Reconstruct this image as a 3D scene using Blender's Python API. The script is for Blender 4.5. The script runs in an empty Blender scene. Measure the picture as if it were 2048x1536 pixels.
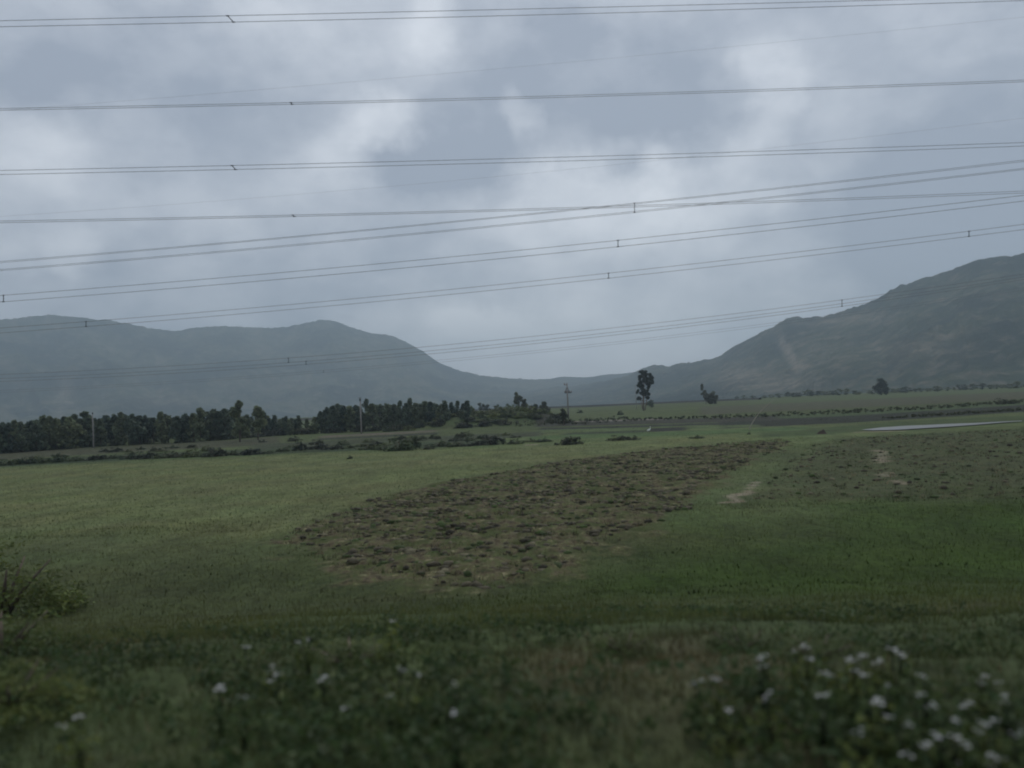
import bpy, math, random
import numpy as np
from mathutils import Matrix, Vector, noise

# ------------------------------------------------------------------ camera, sky, sun, exposure
SC = bpy.context.scene
COL = SC.collection
F = 1658.0                      # focal length in pixels of the 2048 px wide photograph
CAM_Z = 6.0
PITCH, ROLL = math.radians(1.10), math.radians(-2.5)
CAM_M = Matrix.Rotation(math.pi / 2 + PITCH, 3, 'X') @ Matrix.Rotation(ROLL, 3, 'Z')
cam_d = bpy.data.cameras.new('camera')
cam = bpy.data.objects.new('camera', cam_d)
COL.objects.link(cam)
cam.matrix_world = Matrix.Translation((0, 0, CAM_Z)) @ CAM_M.to_4x4()
cam_d.sensor_width = 36.0
cam_d.lens = 36.0 * F / 2048.0
cam_d.clip_start = 0.1
cam_d.clip_end = 20000
cam_d.dof.use_dof = True
cam_d.dof.focus_distance = 160.0
cam_d.dof.aperture_fstop = 0.6
SC.camera = cam

SUN_EL, SUN_AZ = math.radians(52), math.radians(12)     # behind the clouds, ahead of the camera
SKY_STRENGTH = 0.1
CLOUD_DARK, CLOUD_BRIGHT = (0.338, 0.384, 0.466), (0.83, 0.87, 0.93)
HAZE_DENSITY = 2.9e-4

SC.view_settings.view_transform = 'Standard'
SC.view_settings.look = 'None'
SC.view_settings.gamma = 1.0
SC.view_settings.exposure = 0.0
SC.view_settings.use_curve_mapping = False
SC.render.engine = 'CYCLES'
SC.cycles.filter_width = 2.0
SC.cycles.max_bounces = 5
SC.cycles.diffuse_bounces = 2
SC.cycles.glossy_bounces = 2
SC.cycles.transparent_max_bounces = 4
SC.cycles.volume_bounces = 0
SC.cycles.use_denoising = True
SC.cycles.denoiser = 'OPENIMAGEDENOISE'
SC.cycles.denoising_input_passes = 'RGB_ALBEDO_NORMAL'


def ray(px, py):
    return (CAM_M @ Vector(((px - 1024) / F, -(py - 768) / F, -1.0))).normalized()


class NT:
    """small helper round a node tree"""
    def __init__(self, nt):
        self.nt = nt
        nt.nodes.clear()

    def n(self, t, **kw):
        nd = self.nt.nodes.new('ShaderNode' + t)
        for k, v in kw.items():
            setattr(nd, k, v)
        return nd

    def l(self, a, b):
        self.nt.links.new(a, b)

    def _in(self, sock, v):
        if hasattr(v, 'is_output'):
            self.l(v, sock)
        elif v is not None:
            sock.default_value = v

    def math(self, op, a, b=None, c=None, clamp=False):
        nd = self.n('Math', operation=op)
        nd.use_clamp = clamp
        self._in(nd.inputs[0], a)
        self._in(nd.inputs[1], b)
        self._in(nd.inputs[2], c)
        return nd.outputs[0]

    def vmath(self, op, a, b=None):
        nd = self.n('VectorMath', operation=op)
        self._in(nd.inputs[0], a)
        if b is not None:
            self._in(nd.inputs[1], b)
        return nd.outputs[1] if op in ('LENGTH', 'DOT_PRODUCT') else nd.outputs[0]

    def noise(self, vec, scale, detail=4.0, rough=0.55, out=0, dist=0.0):
        nd = self.n('TexNoise')
        if vec is not None:
            self.l(vec, nd.inputs['Vector'])
        nd.inputs['Scale'].default_value = scale
        nd.inputs['Detail'].default_value = detail
        nd.inputs['Roughness'].default_value = rough
        nd.inputs['Distortion'].default_value = dist
        return nd.outputs[out]

    def ramp(self, fac, stops, interp='LINEAR'):
        nd = self.n('ValToRGB')
        cr = nd.color_ramp
        cr.interpolation = interp
        while len(cr.elements) < len(stops):
            cr.elements.new(0.5)
        for e, (p, c) in zip(cr.elements, stops):
            e.position = p
            e.color = (*c, 1.0) if not isinstance(c, float) else (c, c, c, 1.0)
        self.l(fac, nd.inputs[0])
        return nd.outputs[0]

    def mapr(self, v, a, b, c, d, smooth=False):
        nd = self.n('MapRange')
        nd.interpolation_type = 'SMOOTHSTEP' if smooth else 'LINEAR'
        self._in(nd.inputs[0], v)
        for i, x in enumerate((a, b, c, d)):
            nd.inputs[i + 1].default_value = x
        return nd.outputs[0]

    def mix(self, fac, a, b, blend='MIX'):
        nd = self.n('Mix', data_type='RGBA', blend_type=blend)
        self._in(nd.inputs[0], fac)
        for s, v in ((nd.inputs[6], a), (nd.inputs[7], b)):
            if isinstance(v, tuple):
                v = (*v[:3], 1.0)
            self._in(s, v)
        return nd.outputs[2]


# --- world: Nishita sky seen through a broken overcast
world = bpy.data.worlds.new('World')
SC.world = world
world.use_nodes = True
w = NT(world.node_tree)
sky = w.n('TexSky')
sky.sky_type = 'NISHITA'
sky.sun_disc = False
sky.sun_elevation = SUN_EL
sky.sun_rotation = SUN_AZ
tc = w.n('TexCoord').outputs['Generated']
sep = w.n('SeparateXYZ')
w.l(tc, sep.inputs[0])
az = w.math('ARCTAN2', sep.outputs[0], sep.outputs[1])
el = w.math('ARCSINE', sep.outputs[2])
cmb = w.n('CombineXYZ')
w.l(az, cmb.inputs[0])
w.l(el, cmb.inputs[1])
ae = cmb.outputs[0]
w1 = w.vmath('SUBTRACT', w.noise(tc, 5.0, 5.0, 0.55, out=1), (0.5, 0.5, 0.5))
w2 = w.vmath('MULTIPLY', w1, (0.17, 0.15, 0.0))
w3 = w.vmath('MULTIPLY', w.vmath('SUBTRACT', w.noise(tc, 17.0, 6.0, 0.6, out=1), (0.5, 0.5, 0.5)), (0.06, 0.06, 0.0))
aew = w.vmath('ADD', w.vmath('ADD', ae, w2), w3)


def az_el(px, py):
    d = ray(px, py)
    return math.atan2(d.x, d.y), math.asin(d.z)


# (px, py, rx, ry, amount): soft bright and dark cloud masses
BLOBS = [
    (640, 30, 260, 90, 0.26), (850, 70, 75, 120, 0.34), (30, 320, 150, 110, 0.40), (130, 420, 160, 60, 0.14),
    (765, 262, 95, 62, 0.46), (700, 330, 110, 60, 0.22), (560, 320, 200, 90, 0.06), (70, 490, 90, 42, 0.30),
    (1200, 410, 330, 95, 0.52), (1420, 345, 190, 90, 0.24), (1530, 170, 60, 110, 0.30), (1500, 270, 70, 60, 0.22),
    (1640, 150, 260, 120, 0.06), (1240, 570, 420, 120, 0.26), (970, 640, 130, 45, 0.30),
    (1130, 700, 520, 120, 0.58), (650, 410, 300, 70, 0.14), (1045, 245, 40, 60, 0.30), (1010, 120, 60, 40, 0.08),
    (900, 345, 190, 85, -0.46), (1180, 180, 330, 170, -0.30), (1350, 230, 180, 110, -0.14), (180, 120, 330, 110, -0.18), (420, 260, 220, 70, -0.10),
    (1820, 390, 300, 150, -0.18), (1960, 490, 300, 130, -0.36), (300, 590, 560, 80, -0.14), (300, 500, 420, 60, -0.06),
]
acc = None
for (px, py, rx, ry, amp) in BLOBS:
    a0, e0 = az_el(px, py)
    d = w.vmath('SUBTRACT', aew, (a0, e0, 0.0))
    d = w.vmath('MULTIPLY', d, (F / rx, F / ry, 0.0))
    r = w.vmath('LENGTH', d)
    v = w.math('MULTIPLY', w.mapr(r, 0.2, 1.25, 1.0, 0.0, True), amp * 1.05)
    acc = v if acc is None else w.math('ADD', acc, v)
n_big = w.noise(w.vmath('MULTIPLY', tc, (1.0, 1.0, 1.7)), 2.6, 6.0, 0.52)
n_det = w.noise(w.vmath('MULTIPLY', tc, (1.0, 1.0, 1.6)), 9.0, 6.0, 0.55)
val = w.math('ADD', acc, w.math('MULTIPLY_ADD', n_big, 0.45, 0.05))
val = w.math('ADD', val, w.mapr(n_det, 0.34, 0.66, -0.13, 0.13, True))
n_fine = w.noise(w.vmath('ADD', w.vmath('MULTIPLY', tc, (1.0, 1.0, 1.9)), w3), 24.0, 5.0, 0.6)
val = w.math('ADD', val, w.mapr(n_fine, 0.3, 0.7, -0.05, 0.05), clamp=True)
cl = w.ramp(val, [(0.0, CLOUD_DARK), (1.0, CLOUD_BRIGHT)])
cl = w.vmath('SCALE', cl)
cl.node.inputs['Scale'].default_value = 1.0 / SKY_STRENGTH
skycol = w.mix(0.94, sky.outputs[0], cl)
bg = w.n('Background')
w.l(skycol, bg.inputs[0])
bg.inputs[1].default_value = SKY_STRENGTH
wo = w.n('OutputWorld')
w.l(bg.outputs[0], wo.inputs[0])

sun_d = bpy.data.lights.new('sun', 'SUN')
sun_d.energy = 1.1
sun_d.angle = math.radians(14)
sun_d.color = (1.0, 0.95, 0.88)
sun = bpy.data.objects.new('sun', sun_d)
COL.objects.link(sun)
sun.location = (0, 0, 60)
sdir = Vector((math.sin(SUN_AZ) * math.cos(SUN_EL), math.cos(SUN_AZ) * math.cos(SUN_EL), math.sin(SUN_EL)))
sun.rotation_euler = sdir.to_track_quat('Z', 'Y').to_euler()

# ------------------------------------------------------------------ helpers
random.seed(7)
rng = np.random.default_rng(11)


def tag(o, label=None, cat=None, group=None, kind=None):
    for k, v in (('label', label), ('category', cat), ('group', group), ('kind', kind)):
        if v:
            o[k] = v
    return o


def empty(name, loc=(0, 0, 0)):
    o = bpy.data.objects.new(name, None)
    o.empty_display_size = 0.2
    COL.objects.link(o)
    o.location = loc
    return o


def np_mesh(name, verts, faces, mat=None, tint=None, smooth=False):
    """verts (n,3), faces (m,k) with one k; tint (n,3) goes into the colour attribute 'tint'"""
    verts = np.ascontiguousarray(verts, dtype=np.float32)
    faces = np.ascontiguousarray(faces, dtype=np.int32)
    me = bpy.data.meshes.new(name)
    m, k = faces.shape
    me.vertices.add(len(verts))
    me.vertices.foreach_set('co', verts.ravel())
    me.loops.add(m * k)
    me.loops.foreach_set('vertex_index', faces.ravel())
    me.polygons.add(m)
    me.polygons.foreach_set('loop_start', np.arange(0, m * k, k, dtype=np.int32))
    me.polygons.foreach_set('loop_total', np.full(m, k, dtype=np.int32))
    if smooth:
        me.polygons.foreach_set('use_smooth', np.ones(m, dtype=bool))
    me.update(calc_edges=True)
    if tint is not None:
        at = me.color_attributes.new('tint', 'FLOAT_COLOR', 'POINT')
        c = np.ones((len(verts), 4), dtype=np.float32)
        c[:, :3] = tint
        at.data.foreach_set('color', c.ravel())
    if mat:
        me.materials.append(mat)
    return me


def link(name, me, parent=None, loc=None):
    o = bpy.data.objects.new(name, me)
    COL.objects.link(o)
    if parent:
        o.parent = parent
    if loc is not None:
        o.location = loc
    return o


def tube(pts, radii, sides=7, cap=True):
    """tapered tube along points -> verts, quads"""
    pts = np.asarray(pts, float)
    n = len(pts)
    V = []
    for i in range(n):
        t = pts[min(i + 1, n - 1)] - pts[max(i - 1, 0)]
        t /= np.linalg.norm(t) + 1e-9
        up = np.array([0, 0, 1.0]) if abs(t[2]) < 0.9 else np.array([1.0, 0, 0])
        a = np.cross(t, up)
        a /= np.linalg.norm(a)
        b = np.cross(t, a)
        for s in range(sides):
            q = 2 * math.pi * s / sides
            V.append(pts[i] + radii[i] * (math.cos(q) * a + math.sin(q) * b))
    Q = []
    for i in range(n - 1):
        for s in range(sides):
            s2 = (s + 1) % sides
            Q.append((i * sides + s, i * sides + s2, (i + 1) * sides + s2, (i + 1) * sides + s))
    if cap:
        c0, c1 = len(V), len(V) + 1
        V += [pts[0], pts[-1]]
        for s in range(sides):
            s2 = (s + 1) % sides
            Q.append((s2, s, c0, c0))
            Q.append(((n - 1) * sides + s, (n - 1) * sides + s2, c1, c1))
    return V, Q


def poly_mesh(name, V, Q, mat, smooth=True):
    me = bpy.data.meshes.new(name)
    me.from_pydata([tuple(v) for v in V], [], [tuple(dict.fromkeys(q)) for q in Q])
    me.materials.append(mat)
    if smooth:
        for p in me.polygons:
            p.use_smooth = True
    me.update()
    return me


def joinvq(parts):
    V, Q = [], []
    for v, q in parts:
        k = len(V)
        V += list(v)
        Q += [tuple(i + k for i in f) for f in q]
    return V, Q


def boxvq(cx, cy, cz, sx, sy, sz):
    V = [(cx + a * sx / 2, cy + b * sy / 2, cz + c * sz / 2) for c in (-1, 1) for b in (-1, 1) for a in (-1, 1)]
    Q = [(0, 2, 3, 1), (4, 5, 7, 6), (0, 1, 5, 4), (2, 6, 7, 3), (0, 4, 6, 2), (1, 3, 7, 5)]
    return V, Q


def fbm(x, y, seed, octaves=4, lac=2.0, gain=0.5):
    """cheap value noise on numpy arrays, about -1..1"""
    out = np.zeros_like(x, dtype=float)
    amp, tot = 1.0, 0.0
    for o in range(octaves):
        r = np.random.default_rng(seed + o * 17)
        g = r.random((256, 256))
        xi, yi = np.floor(x).astype(int), np.floor(y).astype(int)
        fx, fy = x - xi, y - yi
        fx, fy = fx * fx * (3 - 2 * fx), fy * fy * (3 - 2 * fy)
        x0, x1, y0, y1 = xi & 255, (xi + 1) & 255, yi & 255, (yi + 1) & 255
        v = (g[x0, y0] * (1 - fx) + g[x1, y0] * fx) * (1 - fy) + (g[x0, y1] * (1 - fx) + g[x1, y1] * fx) * fy
        out += amp * (2 * v - 1)
        tot += amp
        amp *= gain
        x, y = x * lac + 13.7, y * lac + 5.3
    return out / tot


def sstep(a, b, x):
    t = np.clip((x - a) / (b - a), 0, 1)
    return t * t * (3 - 2 * t)


BANK_C, BANK_T = (-8.0, 203.0), (0.996, 0.09)


# terrain height: the bank the camera stands on falls away to a flat plain
def terrain(x, y):
    x = np.asarray(x, float)
    y = np.asarray(y, float)
    edge = 5.4 + 1.2 * fbm(x * 0.21 + 3.1, y * 0 + 2.2, 5, 3) - 0.02 * x
    t = np.clip((y - edge) / 20.5, 0, 1)
    h = 3.7 * (1 - (0.55 * t + 0.45 * t * t * (3 - 2 * t)))
    near = np.clip((34 - y) / 26, 0, 1)
    h = h + near * (0.14 * fbm(x * 0.7, y * 0.7, 21, 3)) + 0.05 * near * fbm(x * 2.7, y * 2.7, 22, 2)
    h = h + 0.10 * fbm(x * 0.07, y * 0.07, 23, 2) * np.clip((y - 20) / 30, 0, 1) * np.clip((80 - y) / 30, 0, 1)
    # green bank in the middle distance
    u = (x - BANK_C[0]) * BANK_T[0] + (y - BANK_C[1]) * BANK_T[1]
    v = -(x - BANK_C[0]) * BANK_T[1] + (y - BANK_C[1]) * BANK_T[0]
    m = sstep(-24, -8, u) * sstep(24, 12, u) * sstep(-14, 3, v) * sstep(38, 14, v)
    h = h + m * (2.9 + 0.5 * fbm(x * 0.12, y * 0.12, 29, 3)) * (0.72 + 0.28 * sstep(-20, 2, u))
    # beyond the railway bank the valley floor drops towards the river
    return h - 34 * sstep(580, 980, y)


def ground_at(px, py, above=0.0, far=7000.0):
    """point where the sight line of a photo pixel meets the terrain (plus a height above it)"""
    d = ray(px, py)
    if d.z >= -1e-4:
        return None
    ts = np.concatenate([np.arange(4.5, 40, 0.05), np.geomspace(40, far, 1500)]) / d.y
    z = CAM_Z + d.z * ts
    h = terrain(d.x * ts, d.y * ts) + above
    k = int(np.argmax(z <= h))
    if k == 0:
        k = 1
    t = ts[k]
    return Vector((d.x * t, d.y * t, CAM_Z + d.z * t - above))


def flat_at(px, py, z=0.0):
    d = ray(px, py)
    t = (CAM_Z - z) / -d.z
    return np.array((d.x * t, d.y * t))


def height_at(px, py_top, pos):
    """how high above pos an upright thing must reach to meet photo pixel (px, py_top)"""
    d = ray(px, py_top)
    t = pos[1] / d.y
    return CAM_Z + d.z * t - pos[2]


# ------------------------------------------------------------------ materials
def mat_new(name):
    m = bpy.data.materials.new(name)
    m.use_nodes = True
    return m, NT(m.node_tree)


def leaf_material(name, base, var=0.35, transl=0.25, rough=0.6):
    m, t = mat_new(name)
    at = t.n('Attribute', attribute_name='tint')
    pos = t.n('NewGeometry').outputs['Position']
    oi = t.n('ObjectInfo').outputs['Random']
    k = t.math('MULTIPLY_ADD', oi, var * 1.8, 1 - var * 0.8)
    k = t.math('MULTIPLY', k, t.mapr(t.noise(pos, 0.6, 3), 0.3, 0.7, 0.75, 1.25))
    c = t.mix(1.0, at.outputs['Color'], t.mix(oi, (base[0] * 0.85, base[1] * 0.95, base[2] * 1.1), (base[0] * 1.2, base[1] * 1.05, base[2] * 0.85)), 'MULTIPLY')
    sc = t.vmath('SCALE', c)
    t._in(sc.node.inputs['Scale'], k)
    pb = t.n('BsdfPrincipled')
    t.l(sc, pb.inputs['Base Color'])
    pb.inputs['Roughness'].default_value = rough
    pb.inputs['Specular IOR Level'].default_value = 0.25
    tr = t.n('BsdfTranslucent')
    t.l(sc, tr.inputs['Color'])
    mx = t.n('MixShader')
    mx.inputs[0].default_value = transl
    t.l(pb.outputs[0], mx.inputs[1])
    t.l(tr.outputs[0], mx.inputs[2])
    o = t.n('OutputMaterial')
    t.l(mx.outputs[0], o.inputs[0])
    return m


def plain_material(name, base, rough=0.8, metal=0.0, scale=3.0, var=0.3, bump=0.0, spec=0.3):
    m, t = mat_new(name)
    pos = t.n('TexCoord').outputs['Object']
    nz = t.noise(pos, scale, 5)
    c = t.ramp(nz, [(0.25, tuple(b * (1 - var) for b in base)), (0.75, tuple(b * (1 + var) for b in base))])
    pb = t.n('BsdfPrincipled')
    t.l(c, pb.inputs['Base Color'])
    pb.inputs['Roughness'].default_value = rough
    pb.inputs['Metallic'].default_value = metal
    pb.inputs['Specular IOR Level'].default_value = spec
    if bump:
        b = t.n('Bump')
        b.inputs['Strength'].default_value = bump
        t.l(nz, b.inputs['Height'])
        t.l(b.outputs[0], pb.inputs['Normal'])
    o = t.n('OutputMaterial')
    t.l(pb.outputs[0], o.inputs[0])
    return m


M_BARK = plain_material('bark', (0.11, 0.085, 0.065), 0.9, scale=2.5, var=0.45, bump=0.4)
M_PALEBARK = plain_material('pale_bark', (0.17, 0.13, 0.10), 0.9, scale=2.0, var=0.4, bump=0.3)
M_CONCRETE = plain_material('concrete', (0.27, 0.255, 0.235), 0.85, scale=4.0, var=0.25, bump=0.2)
M_STEEL = plain_material('dull_steel', (0.075, 0.085, 0.09), 0.6, 0.3, scale=6.0)
M_RUST = plain_material('rusty_steel', (0.20, 0.12, 0.085), 0.8, 0.1, scale=6.0)
M_WIRE = plain_material('aluminium_wire', (0.22, 0.225, 0.23), 0.6, 0.4, scale=9.0)
M_EARTH = plain_material('dark_earth', (0.060, 0.047, 0.036), 0.95, scale=1.4, var=0.45, bump=0.6)
M_BALLAST = plain_material('ballast', (0.045, 0.047, 0.045), 0.95, scale=1.2, var=0.5, bump=0.6)
M_WHITE = plain_material('white_feather', (0.80, 0.80, 0.77), 0.8, scale=8.0, var=0.05)
M_PALESTONE = plain_material('pale_stone', (0.34, 0.34, 0.33), 0.85, scale=3.0, var=0.2)
M_BEAK = plain_material('dark_horn', (0.10, 0.09, 0.06), 0.6, scale=20.0)
M_PETAL = plain_material('white_petal', (0.62, 0.62, 0.60), 0.7, scale=30.0, var=0.08)
M_CANE = plain_material('dry_cane', (0.30, 0.27, 0.21), 0.7, scale=8.0, var=0.25)

M_LEAF_DARK = leaf_material('plantation_leaves', (0.105, 0.140, 0.092))
M_LEAF_EUC = leaf_material('gum_leaves', (0.062, 0.080, 0.052))
M_LEAF_BUSH = leaf_material('bush_leaves', (0.070, 0.098, 0.046))
M_LEAF_BLUE = leaf_material('dark_bush_leaves', (0.046, 0.060, 0.038))
M_LEAF_LIGHT = leaf_material('light_bush_leaves', (0.120, 0.155, 0.070))
M_WEED = leaf_material('weed_leaves', (0.088, 0.122, 0.040), var=0.3, transl=0.4)
M_GRASS = leaf_material('grass_blades', (1.0, 1.0, 1.0), var=0.05, transl=0.5)


# ------------------------------------------------------------------ ground
def in_poly(x, y, poly):
    inside = np.zeros(x.shape, bool)
    n = len(poly)
    for i in range(n):
        x0, y0 = poly[i]
        x1, y1 = poly[(i + 1) % n]
        if y0 == y1:
            continue
        c = ((y0 > y) != (y1 > y)) & (x < (x1 - x0) * (y - y0) / (y1 - y0) + x0)
        inside ^= c
    return inside


def pix(pts):
    return [flat_at(*p) for p in pts]


PLOUGH_A = pix([(560, 1076), (650, 1035), (745, 1000), (900, 964), (1080, 930), (1260, 906), (1420, 889), (1560, 878),
                (1585, 884), (1540, 905), (1480, 935), (1425, 965), (1370, 1005), (1300, 1045), (1230, 1082),
                (1120, 1125), (1040, 1172), (940, 1176), (800, 1160), (690, 1142), (600, 1110)])
PLOUGH_B = pix([(1625, 888), (1760, 872), (2100, 856), (2400, 850), (2400, 1010), (2048, 1000), (1800, 1000), (1620, 1005),
                (1500, 1000), (1545, 955), (1590, 915)])
LUSH = pix([(1000, 1290), (1100, 1170), (1320, 1070), (1480, 1000), (2400, 1000), (2400, 1300), (1500, 1240), (1300, 1230)])
PALE = pix([(-400, 958), (0, 938), (340, 921), (690, 906), (1000, 896), (1420, 872), (1540, 874), (1260, 906), (1080, 930),
            (900, 964), (745, 1000), (600, 1050), (560, 1076), (450, 1090), (200, 1060), (-400, 1060)])
TRACKS = [  # bare pale soil: pixel polyline, half width in metres
    ([(1465, 1004), (1482, 990), (1500, 975), (1514, 964)], 0.30),
    ([(1758, 900), (1764, 915), (1762, 926)], 0.34),
    ([(1768, 945), (1780, 958), (1792, 968)], 0.28),
    ([(1722, 864), (1760, 863), (1800, 862)], 0.7),
    ([(1055, 890), (1072, 889)], 0.9),
]
STRIPS = [  # strips of small fields and bunds beyond the meadow: pixel polyline, height in px, colour
    ([(1520, 868), (1650, 862), (1800, 850), (2048, 838), (2300, 828)], 14, (0.060, 0.082, 0.034)),
    ([(1440, 848), (1700, 837), (2048, 815), (2300, 800)], 18, (0.030, 0.034, 0.025)),
    ([(1500, 836), (1700, 828), (2048, 806), (2300, 795)], 7, (0.060, 0.085, 0.038)),
    ([(1400, 822), (1700, 808), (2048, 790), (2300, 778)], 15, (0.070, 0.073, 0.045)),
    ([(1500, 804), (1700, 796), (2048, 779), (2300, 768)], 8, (0.072, 0.095, 0.042)),
    ([(1070, 850), (1200, 846), (1400, 841), (1560, 836)], 9, (0.044, 0.045, 0.034)),
    ([(1100, 845), (1270, 840), (1330, 838)], 2.5, (0.15, 0.135, 0.115)),
    ([(1080, 858), (1270, 853), (1520, 845)], 4, (0.030, 0.036, 0.026)),
    ([(1060, 863), (1270, 858), (1520, 851)], 4, (0.085, 0.115, 0.050)),
    ([(1290, 861), (1350, 858), (1368, 857)], 7, (0.028, 0.029, 0.024)),
    ([(1130, 868), (1230, 865), (1290, 862)], 5, (0.040, 0.052, 0.030)),
    ([(1060, 876), (1250, 870), (1500, 862), (1620, 856)], 8, (0.075, 0.115, 0.045)),
    ([(640, 874), (760, 868), (870, 862)], 3.5, (0.115, 0.10, 0.078)),
    ([(630, 879), (760, 873), (880, 866)], 3, (0.035, 0.036, 0.030)),
    ([(-300, 928), (0, 913), (250, 898), (470, 887), (560, 880)], 14, (0.062, 0.066, 0.040)),
    ([(-300, 945), (0, 928), (250, 915), (600, 900), (1000, 884)], 12, (0.040, 0.055, 0.028)),
    ([(500, 895), (700, 884), (900, 876), (1080, 868)], 10, (0.050, 0.060, 0.034)),
]


def seg_dist(x, y, pts):
    best = np.full(x.shape, 1e9)
    for (x0, y0), (x1, y1) in zip(pts[:-1], pts[1:]):
        dx, dy = x1 - x0, y1 - y0
        t = np.clip(((x - x0) * dx + (y - y0) * dy) / (dx * dx + dy * dy), 0, 1)
        best = np.minimum(best, np.hypot(x - x0 - t * dx, y - y0 - t * dy))
    return best


def soft_in(x, y, poly, wob, soft, jit=1.0, seed=40):
    jx = jit * fbm(x * wob, y * wob, seed, 3)
    jy = jit * fbm(x * wob + 50, y * wob + 9, seed + 1, 3)
    m = np.zeros(x.shape)
    k = 0
    for ox in (-soft, 0, soft):
        for oy in (-soft, 0, soft):
            m += in_poly(x + jx + ox, y + jy + oy, poly)
            k += 1
    return m / k


rows = np.concatenate([np.linspace(-320, 0, 30, endpoint=False), np.arange(0, 30, 0.16), np.geomspace(30, 130, 250, endpoint=False),
                       np.geomspace(130, 700, 190, endpoint=False), np.geomspace(700, 5200, 34)])
ucol = np.linspace(-1, 1, 561)
Ygrid, Ugrid = np.meshgrid(rows, ucol, indexing='ij')
Wd = 330 + 1.05 * np.maximum(Ygrid, 0)
Xgrid = np.sign(Ugrid) * np.abs(Ugrid) ** 2.0 * Wd
H = terrain(Xgrid, Ygrid)

pa = soft_in(Xgrid, Ygrid, PLOUGH_A, 0.5, 0.9, 2.6, 40)
pb_ = soft_in(Xgrid, Ygrid, PLOUGH_B, 0.45, 0.6, 1.6, 44)
plough = np.maximum(pa, 0.34 * pb_) * (Ygrid < 92 + 0.02 * Xgrid)
rough_relief = 0.16 * fbm(Xgrid * 1.1, Ygrid * 1.1, 60, 3) + 0.09 * fbm(Xgrid * 3.1, Ygrid * 3.1, 63, 2)
H = H + plough * (rough_relief + 0.05) * np.clip(1.4 - Ygrid / 180, 0, 1)

base = np.zeros(Xgrid.shape + (3,))
base[:] = (0.088, 0.112, 0.046)
big = fbm(Xgrid * 0.03, Ygrid * 0.03, 70, 4)[..., None]
base = base * (1 + 0.30 * big) * (1 - 0.24 * sstep(100, 170, Ygrid))[..., None]


def blend(mask, col):
    global base
    base = base * (1 - mask[..., None]) + np.array(col) * mask[..., None]


blend(soft_in(Xgrid, Ygrid, PALE, 0.2, 1.2, 3.0, 47) * (0.75 + 0.45 * fbm(Xgrid * 0.05, Ygrid * 0.12, 71, 4)), (0.125, 0.140, 0.060))
blend(sstep(46, 27, Ygrid + 3 * fbm(Xgrid * 0.1, Ygrid * 0.1, 77, 3)) * (Ygrid > -1), (0.052, 0.064, 0.025))
blend(soft_in(Xgrid, Ygrid, PLOUGH_B, 0.3, 1.5, 3.0, 51), (0.060, 0.074, 0.034))
blend(soft_in(Xgrid, Ygrid, LUSH, 0.15, 3.0, 6.0, 49) * (0.75 + 0.25 * fbm(Xgrid * 0.09, Ygrid * 0.14, 78, 3)), (0.027, 0.054, 0.006))
verge = sstep(25, 9, Ygrid + 4 * fbm(Xgrid * 0.25, Ygrid * 0.25, 72, 3)) * (Ygrid > -1)
blend(verge * 0.9, (0.052, 0.072, 0.030))
gm_ = np.exp(-((Xgrid - 1.3) / 1.5) ** 2 - ((Ygrid - 7.8) / 2.6) ** 2) + 0.7 * np.exp(-((Xgrid + 6.5) / 1.6) ** 2 - ((Ygrid - 11.5) / 2.0) ** 2)
dry = np.clip(sstep(0.2, 0.6, fbm(Xgrid * 0.35 + 7, Ygrid * 0.4, 73, 3)) * 0.4 + gm_ * (0.8 + 0.5 * fbm(Xgrid, Ygrid, 74, 2)), 0, 1) * verge
blend(dry * 0.75, (0.085, 0.068, 0.044))
u_ = Xgrid - BANK_C[0]
blend(sstep(-26, -12, u_) * sstep(26, 14, u_) * sstep(184, 198, Ygrid) * sstep(245, 225, Ygrid), (0.062, 0.082, 0.036))
for pts, hpx, colr in STRIPS:
    p3 = [flat_at(x, y) for x, y in pts]
    lo = [flat_at(x, y + hpx / 2) for x, y in pts]
    up = [flat_at(x, y - hpx / 2) for x, y in pts]
    wob = 1.0
    poly = lo + up[::-1]
    blend(soft_in(Xgrid, Ygrid, poly, 0.12, 0.5, wob, 81) * (Ygrid > 70), colr)
for pts, hw in TRACKS:
    p3 = [flat_at(x, y) for x, y in pts]
    d = seg_dist(Xgrid + 0.8 * fbm(Xgrid * 0.9, Ygrid * 0.6, 90, 3), Ygrid, p3)
    blend(np.clip(2.0 - 1.6 * d / hw + 0.9 * fbm(Xgrid * 2.5, Ygrid * 1.5, 92, 2), 0, 1) * 0.85, (0.25, 0.215, 0.16))

nr, nc = Xgrid.shape
gv = np.stack([Xgrid, Ygrid, H], -1).reshape(-1, 3)
idx = np.arange(nr * nc).reshape(nr, nc)
gf = np.stack([idx[:-1, :-1], idx[:-1, 1:], idx[1:, 1:], idx[1:, :-1]], -1).reshape(-1, 4)
mg, t = mat_new('field_ground')
at = t.n('Attribute', attribute_name='tint')
ap = t.n('Attribute', attribute_name='plough')
pos = t.n('NewGeometry').outputs['Position']
posf = t.vmath('MULTIPLY', pos, (1.0, 0.55, 1.0))
n1 = t.noise(posf, 0.35, 6, 0.62)
n2 = t.noise(posf, 2.2, 5, 0.65)
n3 = t.noise(posf, 9.0, 3, 0.6)
k = t.math('ADD', t.mapr(n1, 0.3, 0.7, -0.30, 0.30), t.mapr(n2, 0.3, 0.7, -0.30, 0.30))
k = t.math('ADD', k, t.mapr(n3, 0.3, 0.7, -0.28, 0.28))
k = t.math('ADD', k, 1.0)
g = t.vmath('SCALE', at.outputs['Color'])
t._in(g.node.inputs['Scale'], k)
hue = t.noise(pos, 0.16, 4, out=1)
g = t.mix(0.30, g, t.mix(1.0, g, t.vmath('ADD', hue, (0.5, 0.5, 0.42)), 'MULTIPLY'))
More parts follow.
